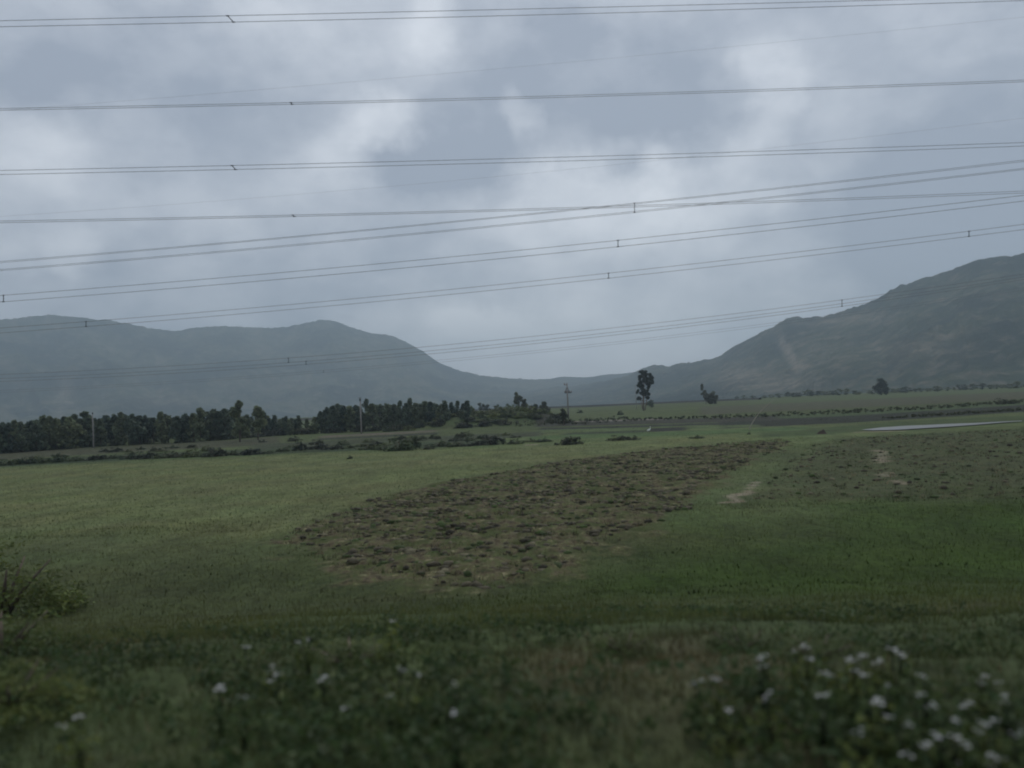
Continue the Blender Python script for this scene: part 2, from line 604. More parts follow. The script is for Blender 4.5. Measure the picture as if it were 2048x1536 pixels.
# ploughed ground: dark clods, dry straw, regrowing grass
pn = t.noise(posf, 2.4, 7, 0.74)
pc = t.ramp(pn, [(0.36, (0.032, 0.028, 0.020)), (0.44, (0.095, 0.080, 0.058)), (0.51, (0.160, 0.138, 0.100)),
                 (0.56, (0.105, 0.128, 0.056)), (0.64, (0.33, 0.295, 0.225))])
pc = t.mix(t.mapr(t.noise(posf, 0.9, 5, 0.65), 0.44, 0.58, 0.0, 0.85), pc, (0.070, 0.098, 0.036))
pc = t.mix(t.mapr(n3, 0.35, 0.65, 0.35, 0.0), pc, (0.045, 0.040, 0.03))
pc = t.mix(1.0, pc, (0.86, 0.83, 0.66), 'MULTIPLY')
pm = t.mapr(t.math('ADD', ap.outputs['Fac'], t.math('MULTIPLY_ADD', n2, 0.8, -0.4)), 0.25, 0.75, 0.0, 1.0)
g = t.mix(pm, g, pc)
pbs = t.n('BsdfPrincipled')
t.l(g, pbs.inputs['Base Color'])
pbs.inputs['Roughness'].default_value = 0.95
pbs.inputs['Specular IOR Level'].default_value = 0.1
bmp = t.n('Bump')
bmp.inputs['Strength'].default_value = 0.9
bmp.inputs['Distance'].default_value = 0.12
t.l(t.math('ADD', n2, t.math('MULTIPLY', n3, 0.5)), bmp.inputs['Height'])
t.l(bmp.outputs[0], pbs.inputs['Normal'])
o_ = t.n('OutputMaterial')
t.l(pbs.outputs[0], o_.inputs[0])
gm = np_mesh('ground', gv, gf, mg, tint=base.reshape(-1, 3), smooth=True)
pa_at = gm.attributes.new('plough', 'FLOAT', 'POINT')
pa_at.data.foreach_set('value', plough.reshape(-1).astype(np.float32))
tag(link('ground', gm), 'flat valley floor of meadow, ploughed strip and small fields below the grassy bank', kind='structure')


def tone_at(x, y):
    """colour of the ground mesh nearest to points, for tinting the grass that grows there"""
    r = np.clip(np.searchsorted(rows, y), 0, nr - 1)
    wdt = 330 + 1.05 * np.maximum(y, 0)
    u = np.sign(x) * np.sqrt(np.abs(x) / wdt)
    c = np.clip(np.round((u + 1) / 2 * (nc - 1)).astype(int), 0, nc - 1)
    return base[r, c], plough[r, c]


# ------------------------------------------------------------------ mountains
HILL_TOP = 0.0


def mountain(name, label, ridge_px, r_ridge, r_base, seed, mat, ncol=900, nrow=90, spur=0.16, back=900):
    pts = []
    for px, py in ridge_px:
        d = ray(px, py)
        pts.append((math.atan2(d.x, d.y), d.z / math.hypot(d.x, d.y)))
    pts.sort()
    A = np.array([p[0] for p in pts])
    T = np.array([p[1] for p in pts])
    azs = np.linspace(A[0], A[-1], ncol)
    tn = np.interp(azs, A, T)
    ker = np.exp(-np.linspace(-2, 2, 13) ** 2)
    ker /= ker.sum()
    tn = np.convolve(np.pad(tn, 6, mode='edge'), ker, mode='valid')
    rr = np.interp(azs, np.linspace(A[0], A[-1], len(r_ridge)), r_ridge)
    rb = np.interp(azs, np.linspace(A[0], A[-1], len(r_base)), r_base)
    hr = CAM_Z + tn * rr
    s = np.linspace(0, 1, nrow)
    ext = np.linspace(0, 1, 22)[1:]
    V = np.zeros((nrow + len(ext), ncol, 3))
    for i, q in enumerate(np.concatenate([s, 1 + ext])):
        if q <= 1:
            r = rb + (rr - rb) * q
            prof = 0.42 * q + 0.58 * q ** 2.1
            h = hr * prof - 36 * (1 - q) ** 2
            x, y = np.sin(azs) * r, np.cos(azs) * r
            gl = fbm(x / 330 + 3, y / 330, seed, 5)
            gl2 = np.abs(fbm(azs * 16 + 0.0006 * r, y / 1500, seed + 5, 4))
            h = h + hr * spur * math.sin(math.pi * min(q, 1)) ** 0.8 * (gl - 0.8 * gl2)
            h = h + (fbm(x / 13, y / 13, seed + 9, 2) * 3.4 + fbm(x / 40, y / 40, seed + 8, 2) * 3.0) * min(1, q * 6)
            h = np.minimum(h, CAM_Z + (tn + 0.0014) * r) if q < 0.97 else h
            h = h - (4 if i == 0 else 0)
        else:
            e = q - 1
            r = rr + back * e
            x, y = np.sin(azs) * r, np.cos(azs) * r
            h = hr * (1 - e ** 1.4 * 1.03) + 14 * fbm(x / 120, y / 120, seed + 3, 3) - 14 * e
        V[i, :, 0], V[i, :, 1], V[i, :, 2] = x, y, h
    n_, m_ = V.shape[:2]
    ix = np.arange(n_ * m_).reshape(n_, m_)
    fc = np.stack([ix[:-1, :-1], ix[:-1, 1:], ix[1:, 1:], ix[1:, :-1]], -1).reshape(-1, 4)
    vv = V.reshape(-1, 3)
    # bare scar: clearings given as photo pixels
    sc_ = np.zeros(len(vv))
    a_ = np.arctan2(vv[:, 0], vv[:, 1])
    e_ = (vv[:, 2] - CAM_Z) / np.hypot(vv[:, 0], vv[:, 1])
    for (px, py, sx, sy, tilt, amt) in SCARS:
        d = ray(px, py)
        u = (a_ - math.atan2(d.x, d.y)) * F
        v = (e_ - d.z / math.hypot(d.x, d.y)) * F
        u = u + tilt * v + 6 * fbm(vv[:, 0] / 40, vv[:, 1] / 40, 200, 3)
        sc_ = np.maximum(sc_, amt * np.exp(-(u / sx) ** 2 - (v / sy) ** 2))
    global HILL_TOP
    HILL_TOP = max(HILL_TOP, float(vv[:, 2].max()))
    me = np_mesh(name, vv, fc, mat, smooth=True)
    at_ = me.attributes.new('scar', 'FLOAT', 'POINT')
    at_.data.foreach_set('value', sc_.astype(np.float32))
    return tag(link(name, me), label, kind='structure')


SCARS = [(1580, 712, 9, 34, 0.35, 1.0), (1600, 728, 14, 12, 0.2, 0.7), (1690, 640, 60, 10, -0.4, 0.45), (1560, 765, 60, 16, 0, 0.55),
         (1480, 752, 50, 22, 0, 0.45), (1830, 700, 70, 18, 0, 0.30), (130, 790, 16, 34, -0.3, 0.45), (330, 800, 60, 12, 0, 0.3)]


def mountain_material(name, green, light, bare):
    m, t = mat_new(name)
    pos = t.n('NewGeometry').outputs['Position']
    sc_ = t.n('Attribute', attribute_name='scar').outputs['Fac']
    a = t.noise(pos, 0.0045, 6, 0.6)
    b = t.noise(pos, 0.03, 5, 0.65)
    c = t.noise(pos, 0.11, 3, 0.7)
    col = t.mix(t.mapr(a, 0.42, 0.62, 0, 1), green, light)
    col = t.mix(t.mapr(t.math('ADD', b, t.math('MULTIPLY', a, 0.6)), 0.78, 1.0, 0, 0.8), col, bare)
    col = t.mix(t.math('MULTIPLY', sc_, t.mapr(b, 0.3, 0.6, 0.4, 1.0)), col, tuple(x * 2.1 for x in bare))
    s = t.vmath('SCALE', col)
    t._in(s.node.inputs['Scale'], t.math('ADD', t.mapr(c, 0.3, 0.7, -0.2, 0.2), t.mapr(b, 0.3, 0.7, 0.75, 1.25)))
    pb = t.n('BsdfPrincipled')
    t.l(s, pb.inputs['Base Color'])
    pb.inputs['Roughness'].default_value = 1.0
    pb.inputs['Specular IOR Level'].default_value = 0.0
    bp = t.n('Bump')
    bp.inputs['Strength'].default_value = 1.0
    bp.inputs['Distance'].default_value = 5.0
    t.l(t.math('ADD', b, t.math('MULTIPLY', c, 0.5)), bp.inputs['Height'])
    t.l(bp.outputs[0], pb.inputs['Normal'])
    o = t.n('OutputMaterial')
    t.l(pb.outputs[0], o.inputs[0])
    return m


M_MT_L = mountain_material('far_forest', (0.016, 0.028, 0.018), (0.062, 0.080, 0.040), (0.130, 0.112, 0.080))
M_MT_R = mountain_material('near_forest', (0.014, 0.024, 0.015), (0.046, 0.062, 0.030), (0.120, 0.100, 0.074))

mountain('mountain', 'long hazy blue mountain ridge with a rounded summit falling to a low saddle',
         [(-1500, 560), (-900, 640), (-400, 668), (-150, 650), (0, 640), (50, 634), (100, 630), (180, 636), (240, 644), (300, 655), (345, 662),
          (400, 654), (470, 652), (540, 657), (590, 651), (640, 640), (670, 643), (700, 654), (740, 665), (790, 673), (820, 688),
          (850, 705), (880, 726), (920, 742), (960, 750), (1010, 756), (1070, 759), (1100, 758), (1130, 756), (1180, 754), (1240, 748), (1290, 741),
          (1400, 728), (1600, 715), (2000, 700)],
         [3300, 3500, 3700, 4000, 4000], [1900, 2200, 2300, 2500, 2600], 300, M_MT_L, ncol=1300)
mountain('mountain.001', 'darker wooded mountain with bare scars climbing towards the right into low cloud',
         [(900, 800), (1000, 790), (1100, 778), (1180, 768), (1250, 754), (1278, 740), (1300, 731), (1322, 728), (1336, 733), (1362, 727), (1400, 722), (1440, 712), (1480, 690),
          (1530, 660), (1580, 634), (1620, 636), (1660, 630), (1740, 604), (1790, 575), (1840, 556), (1900, 540), (1950, 520),
          (2048, 506), (2300, 470), (2700, 470), (3200, 560), (4200, 700)],
         [3500, 3150, 2450, 2100, 1900, 1800, 1800, 1800, 1800], [2300, 1900, 1400, 1100, 950, 900, 900, 900, 900], 330, M_MT_R, ncol=1100, back=700)

# haze: one closed box of even pale air round everything
top_ = HILL_TOP + 8.0
V, Q = boxvq(0, 2500, (top_ - 46) / 2, 11900, 5900, top_ + 46)
mh, t = mat_new('haze_air')
pv = t.n('VolumePrincipled')
pv.inputs['Color'].default_value = (0.70, 0.875, 1.0, 1)
pv.inputs['Density'].default_value = HAZE_DENSITY
pv.inputs['Anisotropy'].default_value = 0.4
o_ = t.n('OutputMaterial')
t.l(pv.outputs[0], o_.inputs['Volume'])
tag(link('haze', poly_mesh('haze', V, Q, mh, False)), kind='stuff')

# ------------------------------------------------------------------ railway bank and pond
def ribbon(pts, half, hts, name, mat, label, seed):
    """low bank following world points: cross-section points (offset, height)"""
    pts = np.asarray(pts, float)
    V, Q = [], []
    n = len(pts)
    k = len(half)
    for i in range(n):
        tdir = pts[min(i + 1, n - 1)] - pts[max(i - 1, 0)]
        tdir /= np.linalg.norm(tdir)
        nrm = np.array([-tdir[1], tdir[0]])
        for o, h in zip(half, hts):
            p = pts[i] + nrm * o
            jit = 0.10 * noise.noise(Vector((p[0] * 0.3, p[1] * 0.3, seed)))
            V.append((p[0], p[1], h + (jit if h > 0 else 0)))
    for i in range(n - 1):
        for j in range(k - 1):
            a = i * k + j
            Q.append((a, a + 1, a + k + 1, a + k))
    return tag(link(name, poly_mesh(name, V, Q, mat, True)), label, kind='structure')


def densify(pts, step):
    out = [np.array(pts[0], float)]
    for a, b in zip(pts[:-1], pts[1:]):
        a, b = np.array(a, float), np.array(b, float)
        n = max(1, int(np.linalg.norm(b - a) / step))
        for i in range(1, n + 1):
            out.append(a + (b - a) * i / n)
    return out


emb = [flat_at(300, 860), flat_at(560, 843), flat_at(960, 821), flat_at(1180, 813.5), flat_at(1400, 803.5), flat_at(1520, 799)]
ribbon(densify(emb, 6), [-4.5, -2.4, -2.2, 2.2, 2.4, 4.5], [-0.3, 0.75, 0.95, 0.95, 0.75, -0.3], 'embankment', M_BALLAST,
       'low dark bank running straight across the valley below the mountains', 3.0)

water_px = [(1722, 859.5), (1760, 855), (1810, 851.5), (1850, 850), (1900, 847.5), (1950, 845.8), (2000, 843.2), (2044, 841.2),
            (2044, 842.2), (2000, 845.2), (1950, 849.5), (1900, 853), (1850, 856), (1810, 858.6), (1775, 860), (1745, 860.5)]
wp = [flat_at(x, y, 0.12) for x, y in water_px]
mw, t = mat_new('still_water')
pbw = t.n('BsdfPrincipled')
pbw.inputs['Base Color'].default_value = (0.14, 0.14, 0.125, 1)
pbw.inputs['Roughness'].default_value = 0.34
pbw.inputs['IOR'].default_value = 1.33
bw = t.n('Bump')
bw.inputs['Strength'].default_value = 0.02
bw.inputs['Distance'].default_value = 0.02
t.l(t.noise(t.n('NewGeometry').outputs['Position'], 1.5, 3), bw.inputs['Height'])
t.l(bw.outputs[0], pbw.inputs['Normal'])
o_ = t.n('OutputMaterial')
t.l(pbw.outputs[0], o_.inputs[0])
me = bpy.data.meshes.new('water')
me.from_pydata([(p[0], p[1], 0.12) for p in wp], [], [tuple(range(len(wp)))])
me.materials.append(mw)
tag(link('water', me), 'narrow flooded field shining pale grey in the green fields', kind='structure')


# ------------------------------------------------------------------ foliage builders
def leaf_cloud(centers, radii, per, size, flat=0.8, droop=0.4, seed=0, top_light=0.0, squash=1.0):
    """leaf-sized quads spread round cluster centres -> verts, faces, tint"""
    r = np.random.default_rng(seed)
    C = np.repeat(np.asarray(centers, float), per, axis=0)
    R = np.repeat(np.asarray(radii, float), per)
    n = len(C)
    d = r.normal(size=(n, 3))
    d /= np.linalg.norm(d, axis=1)[:, None]
    rad = R * r.random(n) ** 0.45
    P = C + d * rad[:, None] * np.array([1, 1, squash])
    s = size * (0.6 + 0.8 * r.random(n))
    nrm = d * 0.8 + r.normal(size=(n, 3)) * 0.6 + np.array([0, 0, 0.35])
    nrm /= np.linalg.norm(nrm, axis=1)[:, None]
    a = np.cross(nrm, r.normal(size=(n, 3)))
    a[:, 2] -= droop * np.abs(a[:, 2] + 0.2)
    a /= np.linalg.norm(a, axis=1)[:, None] + 1e-9
    b = np.cross(nrm, a)
    b /= np.linalg.norm(b, axis=1)[:, None] + 1e-9
    a *= s[:, None]
    b *= (s * 0.42)[:, None]
    bow = nrm * (s * 0.15)[:, None]
    V = np.stack([P - a * 0.5, P + b * 0.5 + bow, P + a * 0.6, P - b * 0.5 + bow], 1).reshape(-1, 3)
    Fq = np.arange(n * 4).reshape(n, 4)
    cl = np.repeat(0.75 + 0.5 * r.random(len(centers)), per)
    tn = (cl * (0.75 + 0.5 * r.random(n)))[:, None] * np.ones((1, 3))
    tn = tn * (1 + 0.18 * (r.random((n, 1)) - 0.5) * np.array([[1.6, 0.3, -0.6]]))
    T = np.repeat(tn, 4, axis=0)
    return V, Fq, T


def trunk_mesh(h, r0, seed, limbs=6, lean=0.03, mat=None, lo=0.25, multi=1):
    rr = random.Random(seed)
    parts = []
    for q in range(multi):
        top = np.array([rr.uniform(-lean, lean) * h, rr.uniform(-lean, lean) * h, h])
        off = np.array([rr.uniform(-1, 1), rr.uniform(-1, 1), 0]) * (r0 * 2.2 if multi > 1 else 0)
        P = [off * (1 - s) + top * s + np.array([math.sin(s * 5 + seed), math.cos(s * 4 + seed), 0]) * 0.012 * h * s for s in np.linspace(0, 1, 7)]
        P[0] = P[0] - np.array([0, 0, 0.15])
        parts.append(tube(P, np.linspace(r0, r0 * 0.16, 7) * (1.25 if False else 1), 7))
        for i in range(limbs):
            s = lo + (0.95 - lo) * (i + rr.random()) / limbs
            p = off * (1 - s) + top * s
            a = rr.uniform(0, 6.28)
            ln = h * rr.uniform(0.12, 0.22) * (1.15 - s * 0.6)
            e = p + np.array([math.cos(a) * ln, math.sin(a) * ln, ln * rr.uniform(0.4, 0.9)])
            m = (p + e) / 2 + np.array([0, 0, -0.04 * ln])
            rb = r0 * (1 - 0.8 * s) * 0.5
            parts.append(tube([p, m, e], [rb, rb * 0.7, rb * 0.3], 5))
    V, Q = joinvq(parts)
    return poly_mesh('trunk', V, Q, mat or M_BARK)


def crown_mesh(h, wdt, seed, lo=0.15, n=64, per=30, size=0.46, shape='cone', mat=None, ragged=0.25):
    rr = np.random.default_rng(seed)
    C, R = [], []
    while len(C) < n:
        z = rr.uniform(lo, 0.97)
        if shape == 'cone':
            e = min(1.0, (1.03 - z) / 0.55) ** 0.75 * min(1, (z - lo) / 0.12 + 0.45)
        elif shape == 'round':
            q = (z - lo) / (1 - lo)
            e = math.sqrt(max(0.03, 1 - (2 * q - 1) ** 2))
        else:
            q = (z - lo) / (1 - lo)
            e = (0.55 + 0.45 * math.sin(q * math.pi)) * min(1, (1.04 - z) / 0.25)
        a = rr.uniform(0, 2 * math.pi)
        lob = 1 + ragged * math.sin(3 * a + 9 * z + seed)
        rad = wdt / 2 * e * lob * rr.random() ** 0.5
        C.append((math.cos(a) * rad, math.sin(a) * rad, z * h))
        R.append(wdt * rr.uniform(0.10, 0.19) * (0.6 + 0.4 * e))
    V, Fq, T = leaf_cloud(C, R, per, size, seed=seed)
    return np_mesh('crown', V, Fq, mat or M_LEAF_DARK, tint=T)


def make_tree(name, h, wdt, seed, shape, mat, lo=0.15, r0=None, n=64, per=30, size=0.46, bark=None, limbs=6, multi=1):
    t_ = empty(name)
    link('trunk', trunk_mesh(h * 0.93, r0 or h * 0.017, seed, limbs, mat=bark, lo=max(lo, 0.15), multi=multi), t_)
    link('crown', crown_mesh(h, wdt, seed, lo, n, per, size, shape, mat), t_)
    return t_


def copy_tree(o, parent=None):
    c = o.copy()
    COL.objects.link(c)
    if parent:
        c.parent = parent
    for ch in list(o.children):
        copy_tree(ch, c)
    return c


ONES = 'first second third fourth fifth sixth seventh eighth ninth tenth eleventh twelfth thirteenth fourteenth fifteenth sixteenth seventeenth eighteenth nineteenth'.split()
TENS = {20: 'twent', 30: 'thirt', 40: 'fort', 50: 'fift', 60: 'sixt'}


def ordinal(i):
    n = i + 1
    if n < 20:
        return ONES[n - 1]
    t_, u_ = n // 10 * 10, n % 10
    return TENS[t_] + ('ieth' if u_ == 0 else 'y-' + ONES[u_ - 1])


def by_landmark(px, all_px, marks):
    """'third left of the pole': counts from the nearest landmark"""
    mx, mn = min(marks, key=lambda m: abs(m[0] - px))
    if px < mx:
        return ordinal(sum(1 for q in all_px if px < q < mx)) + ' left of ' + mn
    return ordinal(sum(1 for q in all_px if mx <= q < px)) + ' right of ' + mn


class Protos:
    """hands out the prototype first and copies of it afterwards"""
    def __init__(self, items):
        self.items = [[o, False] for o in items]

    def get(self, i):
        it = self.items[i % len(self.items)]
        if not it[1]:
            it[1] = True
            return it[0]
        return copy_tree(it[0])

    def finish(self):
        for o, used in self.items:
            if not used:
                for ch in list(o.children):
                    bpy.data.objects.remove(ch)
                bpy.data.objects.remove(o)


def place(o, x, y, z, sx, sz, rot):
    o.location = (x, y, z)
    o.scale = (sx, sx, sz)
    o.rotation_euler = (0, 0, rot)
    return o


# ------------------------------------------------------------------ plantation trees (unit: 6 m tall)
plant = Protos([make_tree('plantation_tree', 6.0, 2.6 + 0.25 * (i % 3), 100 + i, ('cone', 'tall', 'cone', 'cone')[i % 4], M_LEAF_DARK,
                          lo=0.03 + 0.03 * (i % 3)) for i in range(8)])


def tree_row(tops, base_line, labels, group, dmin, dmax, seed, width=1.0, special=None):
    rr = random.Random(seed)
    for i, (px, py) in enumerate(tops):
        by = np.interp(px, [b[0] for b in base_line], [b[1] for b in base_line])
        p = flat_at(px, by)
        s = 1 + rr.uniform(dmin, dmax)
        x, y = p[0] * s, p[1] * s
        h = height_at(px, py, (x, y, 0))
        o = plant.get(rr.randrange(8))
        place(o, x, y, -0.05, h / 6.0 * rr.uniform(0.85, 1.2) * width, h / 6.0, rr.uniform(0, 6.28))
        lb = labels if isinstance(labels, str) else labels(px, [q[0] for q in tops])
        if special and px in special:
            lb = special[px]
        tag(o, lb, 'tree', group)


LEFT_BASE = [(-300, 930), (0, 908), (200, 893), (400, 884), (560, 870), (640, 866)]
LEFT_TOPS = [(-60, 850), (-30, 846), (-12, 845), (5, 844), (18, 845), (30, 840), (45, 843), (60, 841), (74, 839), (86, 830), (101, 832), (115, 836),
             (130, 833), (142, 834), (152, 828), (171, 823), (190, 836), (202, 837), (213, 830), (228, 829), (243, 824), (257, 831), (268, 828),
             (280, 830), (290, 831), (307, 834), (323, 823), (338, 830), (355, 832), (372, 827), (388, 826), (402, 815), (415, 823), (428, 817),
             (440, 822), (452, 817), (464, 815), (495, 829), (528, 825), (537, 836), (546, 838), (551, 829), (560, 838), (567, 835)]
tree_row(LEFT_TOPS, LEFT_BASE, lambda px, a: 'dark green plantation tree, front row, ' + by_landmark(px, a, [(187, 'the thin grey pole'), (479, 'the tall gapped tree')]), 'front row of the left plantation', 0.0, 0.05, 5,
         special={171: 'pointed plantation tree rising just beside the thin grey pole at far left',
                  402: 'flat topped plantation tree rising above its row midway between the two poles',
                  243: 'broad dark plantation tree rising just right of the thin grey pole at far left',
                  323: 'dark plantation tree with pointed top beside a small gap in the row'})
back = [(px + 8, py + 4 + (px * 7) % 5) for px, py in LEFT_TOPS if px < 540]
tree_row(back, LEFT_BASE, lambda px, a: 'half hidden plantation tree, back row, ' + by_landmark(px, a, [(187, 'the thin grey pole'), (479, 'the tall gapped tree')]), 'back row of the left plantation', 0.10, 0.2, 6, 1.15)
MID_BASE = [(560, 872), (640, 867), (760, 862), (960, 853)]
MID_TOPS = [(573, 832), (579, 838), (584, 836), (591, 838), (598, 831), (615, 837), (630, 833), (642, 822), (655, 814), (668, 811), (678, 807), (690, 812), (701, 811),
            (714, 810), (746, 806), (760, 808), (776, 806), (790, 808), (814, 806), (832, 806), (843, 807), (852, 802), (862, 803), (874, 808), (884, 808)]
tree_row(MID_TOPS, MID_BASE, lambda px, a: 'dark tree at the front of the wooded clump, ' + by_landmark(px, a, [(720, 'the concrete pole')]), 'front of the middle wooded clump', 0.0, 0.06, 8,
         special={852: 'dark flat topped tree in the wooded clump right of the concrete pole'})
mid_back = [(px + 6, py + 3 + (px * 5) % 5) for px, py in MID_TOPS if px > 630]
tree_row(mid_back, MID_BASE, lambda px, a: 'half hidden tree behind wooded clump, ' + by_landmark(px, a, [(720, 'the concrete pole')]), 'back of the middle wooded clump', 0.09, 0.18, 9, 1.15)
for px, py, lb in [(735, 797, 'pointed tree just right of the concrete pole, tallest of its clump'),
                   (803, 801, 'slim spire tree in the clump, next right of the pointed tree by the pole'),
                   (822, 796, 'tallest slim spire in the middle of the wooded clump right of the pole'),
                   (892, 800, 'slim spire tree above the green bank, first of the four at the clump end'),
                   (905, 805, 'shorter slim tree above the green bank, second of the four at the clump end'),
                   (917, 801, 'slim spire tree above the green bank, third of the four at the clump end'),
                   (936, 801, 'slim pointed tree closing the right end of the wooded clump')]:
    tree_row([(px, py)], MID_BASE, lb, 'spires of the middle wooded clump', 0.0, 0.05, px, 0.8)
tree_row([(945, 812), (928, 806)], MID_BASE, lambda px, a: 'low dark tree ' + ('beyond' if px > 940 else 'between the spires at') + ' the right end of the clump', 'spires of the middle wooded clump', 0.02, 0.05, 77, 0.9)
plant.finish()

# ------------------------------------------------------------------ single trees
def lobed_tree(name, px, by, lobes, trunk_top, r0, label, cat='tree', group=None, mat=None, bark=None, per=60, size=0.75, seed=0, sticks=(), dmul=1.0):
    """lobes: (px, py, radius px) of leaf masses; trunk_top pixel; sits at pixel (px, by) on the plain"""
    p = flat_at(px, by)
    x, y = p[0] * dmul, p[1] * dmul
    root = empty(name, (x, y, 0))
    m_per_px = math.hypot(x, y) / F
    r = np.random.default_rng(seed)

    def rel(qx, qy):
        d = ray(qx, qy)
        t_ = y / d.y
        return np.array([d.x * t_ - x, 0.0, CAM_Z + d.z * t_])
    C, R = [], []
    for (qx, qy, qr) in lobes:
        c = rel(qx, qy)
        rad = qr * m_per_px
        c[1] = r.uniform(-1.2, 1.2) * rad
        for _ in range(5):
            o = r.normal(size=3) * rad * 0.42
            C.append(c + o)
            R.append(rad * r.uniform(0.55, 0.85))
    tt = rel(*trunk_top)
    parts = [tube([np.array([0, 0, -0.2]), np.array([0.1, 0, tt[2] * 0.3]), tt * 0.6 + np.array([0, 0.1, 0]), tt], [r0, r0 * 0.8, r0 * 0.55, r0 * 0.2], 8)]
    for (qx, qy, qr) in lobes:
        c = rel(qx, qy)
        s = max(0.12, min(0.85, (c[2] / tt[2]) * 0.72))
        st = np.array([tt[0] * s, 0, tt[2] * s])
        parts.append(tube([st, (st + c) / 2 + np.array([0, 0, -0.1 * abs(c[0])]), c], [r0 * 0.34 * (1.1 - s), r0 * 0.24 * (1.1 - s), r0 * 0.08], 5))
    for (x0, y0, x1, y1, rs) in sticks:
        a, b = rel(x0, y0), rel(x1, y1)
        parts.append(tube([a, (a + b) / 2 + np.array([0.05, 0.1, 0]), b], [rs, rs * 0.8, rs * 0.5], 6))
    V, Q = joinvq(parts)
    link('trunk', poly_mesh('trunk', V, Q, bark or M_BARK), root)
    V, Fq, T = leaf_cloud(C, R, per, size, seed=seed)
    link('crown', np_mesh('crown', V, Fq, mat or M_LEAF_EUC, tint=T), root)
    return tag(root, label, cat, group)


lobed_tree('gum_tree', 1287, 821,
           [(1284, 743, 4.5), (1288, 748, 5), (1281, 754, 4.5), (1297, 750, 5), (1302, 756, 5), (1303, 762, 4), (1293, 757, 5), (1280, 764, 4), (1287, 762, 5),
            (1298, 767, 5), (1277, 770, 4.5), (1284, 771, 4), (1296, 774, 3.5), (1274, 783, 3.2), (1286, 779, 4), (1294, 782, 4.5), (1290, 788, 5), (1298, 788, 3),
            (1284, 787, 4), (1276, 796, 3), (1296, 796, 3.5), (1282, 797, 2.5)],
           (1288, 750), 0.32, 'tallest lone tree with a ragged narrow crown, standing in the fields before the saddle', 'tree', mat=M_LEAF_EUC, bark=M_PALEBARK,
           per=70, size=0.6, seed=3, sticks=[(1290, 820, 1295, 790, 0.22), (1285, 818, 1281, 796, 0.15)])
lobed_tree('bush', 1300, 815, [(1300, 803, 4.5), (1298, 808, 5), (1303, 809, 4)], (1300, 803), 0.10,
           'dark round bush tucked against the right foot of the tallest lone tree', 'bush', mat=M_LEAF_BUSH, per=40, size=0.5, seed=14)
lobed_tree('lone_tree', 1412, 808, [(1404, 772, 2.6), (1405, 777, 3.2), (1408, 784, 3.4), (1405, 787, 2.5), (1410, 792, 3.2), (1412, 798, 3.4)], (1405, 773), 0.14,
           'slim tree leaning left out of a round bush in the far field', 'tree', per=60, size=0.6, seed=4)
lobed_tree('round_bush', 1423, 808, [(1417, 789, 6), (1425, 789, 6), (1431, 795, 5.5), (1415, 797, 6), (1424, 797, 8), (1430, 803, 5), (1418, 803, 5), (1424, 804, 5)], (1423, 792), 0.16,
           'dense round dark bush beside the slim leaning tree', 'bush', per=80, size=0.6, seed=5)
lobed_tree('lone_tree', 1763, 790, [(1757, 764, 6), (1763, 763, 5), (1770, 768, 6), (1773, 775, 6), (1754, 775, 6), (1762, 774, 8), (1757, 783, 6), (1769, 783, 6)], (1762, 768), 0.3,
           'round dark tree standing alone at the foot of the right mountain', 'tree', per=60, size=0.8, seed=6)
lobed_tree('twin_tree', 1041, 832, [(1034, 789, 4), (1036, 795, 5), (1031, 803, 4), (1036, 806, 5), (1041, 797, 4), (1034, 814, 5), (1048, 801, 3.6), (1050, 807, 4.5), (1046, 811, 5), (1052, 813, 3),
            (1047, 819, 5), (1040, 822, 6), (1036, 820, 5)], (1037, 794), 0.24,
           'tall two-peaked tree standing behind the green bank', 'tree', per=60, size=0.6, seed=7)
lobed_tree('lone_tree', 1070, 832, [(1070, 812, 4), (1066, 817, 5), (1072, 819, 5), (1068, 825, 5)], (1070, 814), 0.15,
           'low spreading tree just right of the two-peaked tree', 'tree', per=60, size=0.6, seed=8)
lobed_tree('lone_tree', 1088, 832, [(1087, 808, 4), (1084, 813, 3.6), (1091, 813, 4), (1096, 819, 5), (1087, 820, 5), (1093, 826, 5), (1099, 827, 3)], (1088, 810), 0.2,
           'dark tree with open crown between the two-peaked tree and the pole with crossarms', 'tree', per=60, size=0.6, seed=9)
lobed_tree('lone_tree', 967, 828, [(960, 809, 4), (967, 812, 4.5), (975, 813, 4), (963, 817, 5), (971, 819, 5), (978, 820, 3)], (966, 811), 0.15,
           'small spreading tree on the green bank right of the wooded clump', 'tree', per=60, size=0.5, seed=10)
lobed_tree('lone_tree', 996, 826, [(995, 812, 3), (992, 817, 4), (998, 818, 4)], (995, 813), 0.12,
           'small pale tree alone on the crest of the green bank', 'tree', per=30, size=0.45, seed=12, mat=M_LEAF_BUSH)
lobed_tree('conical_tree', 1128, 850, [(1126, 820, 2.2), (1127, 825, 3.4), (1125, 830, 4), (1130, 830, 4), (1128, 836, 5), (1124, 842, 6), (1133, 843, 6)], (1127, 822), 0.13,
           'small pointed dark tree in front of the pole with crossarms', 'tree', per=60, size=0.5, seed=13, mat=M_LEAF_BLUE)

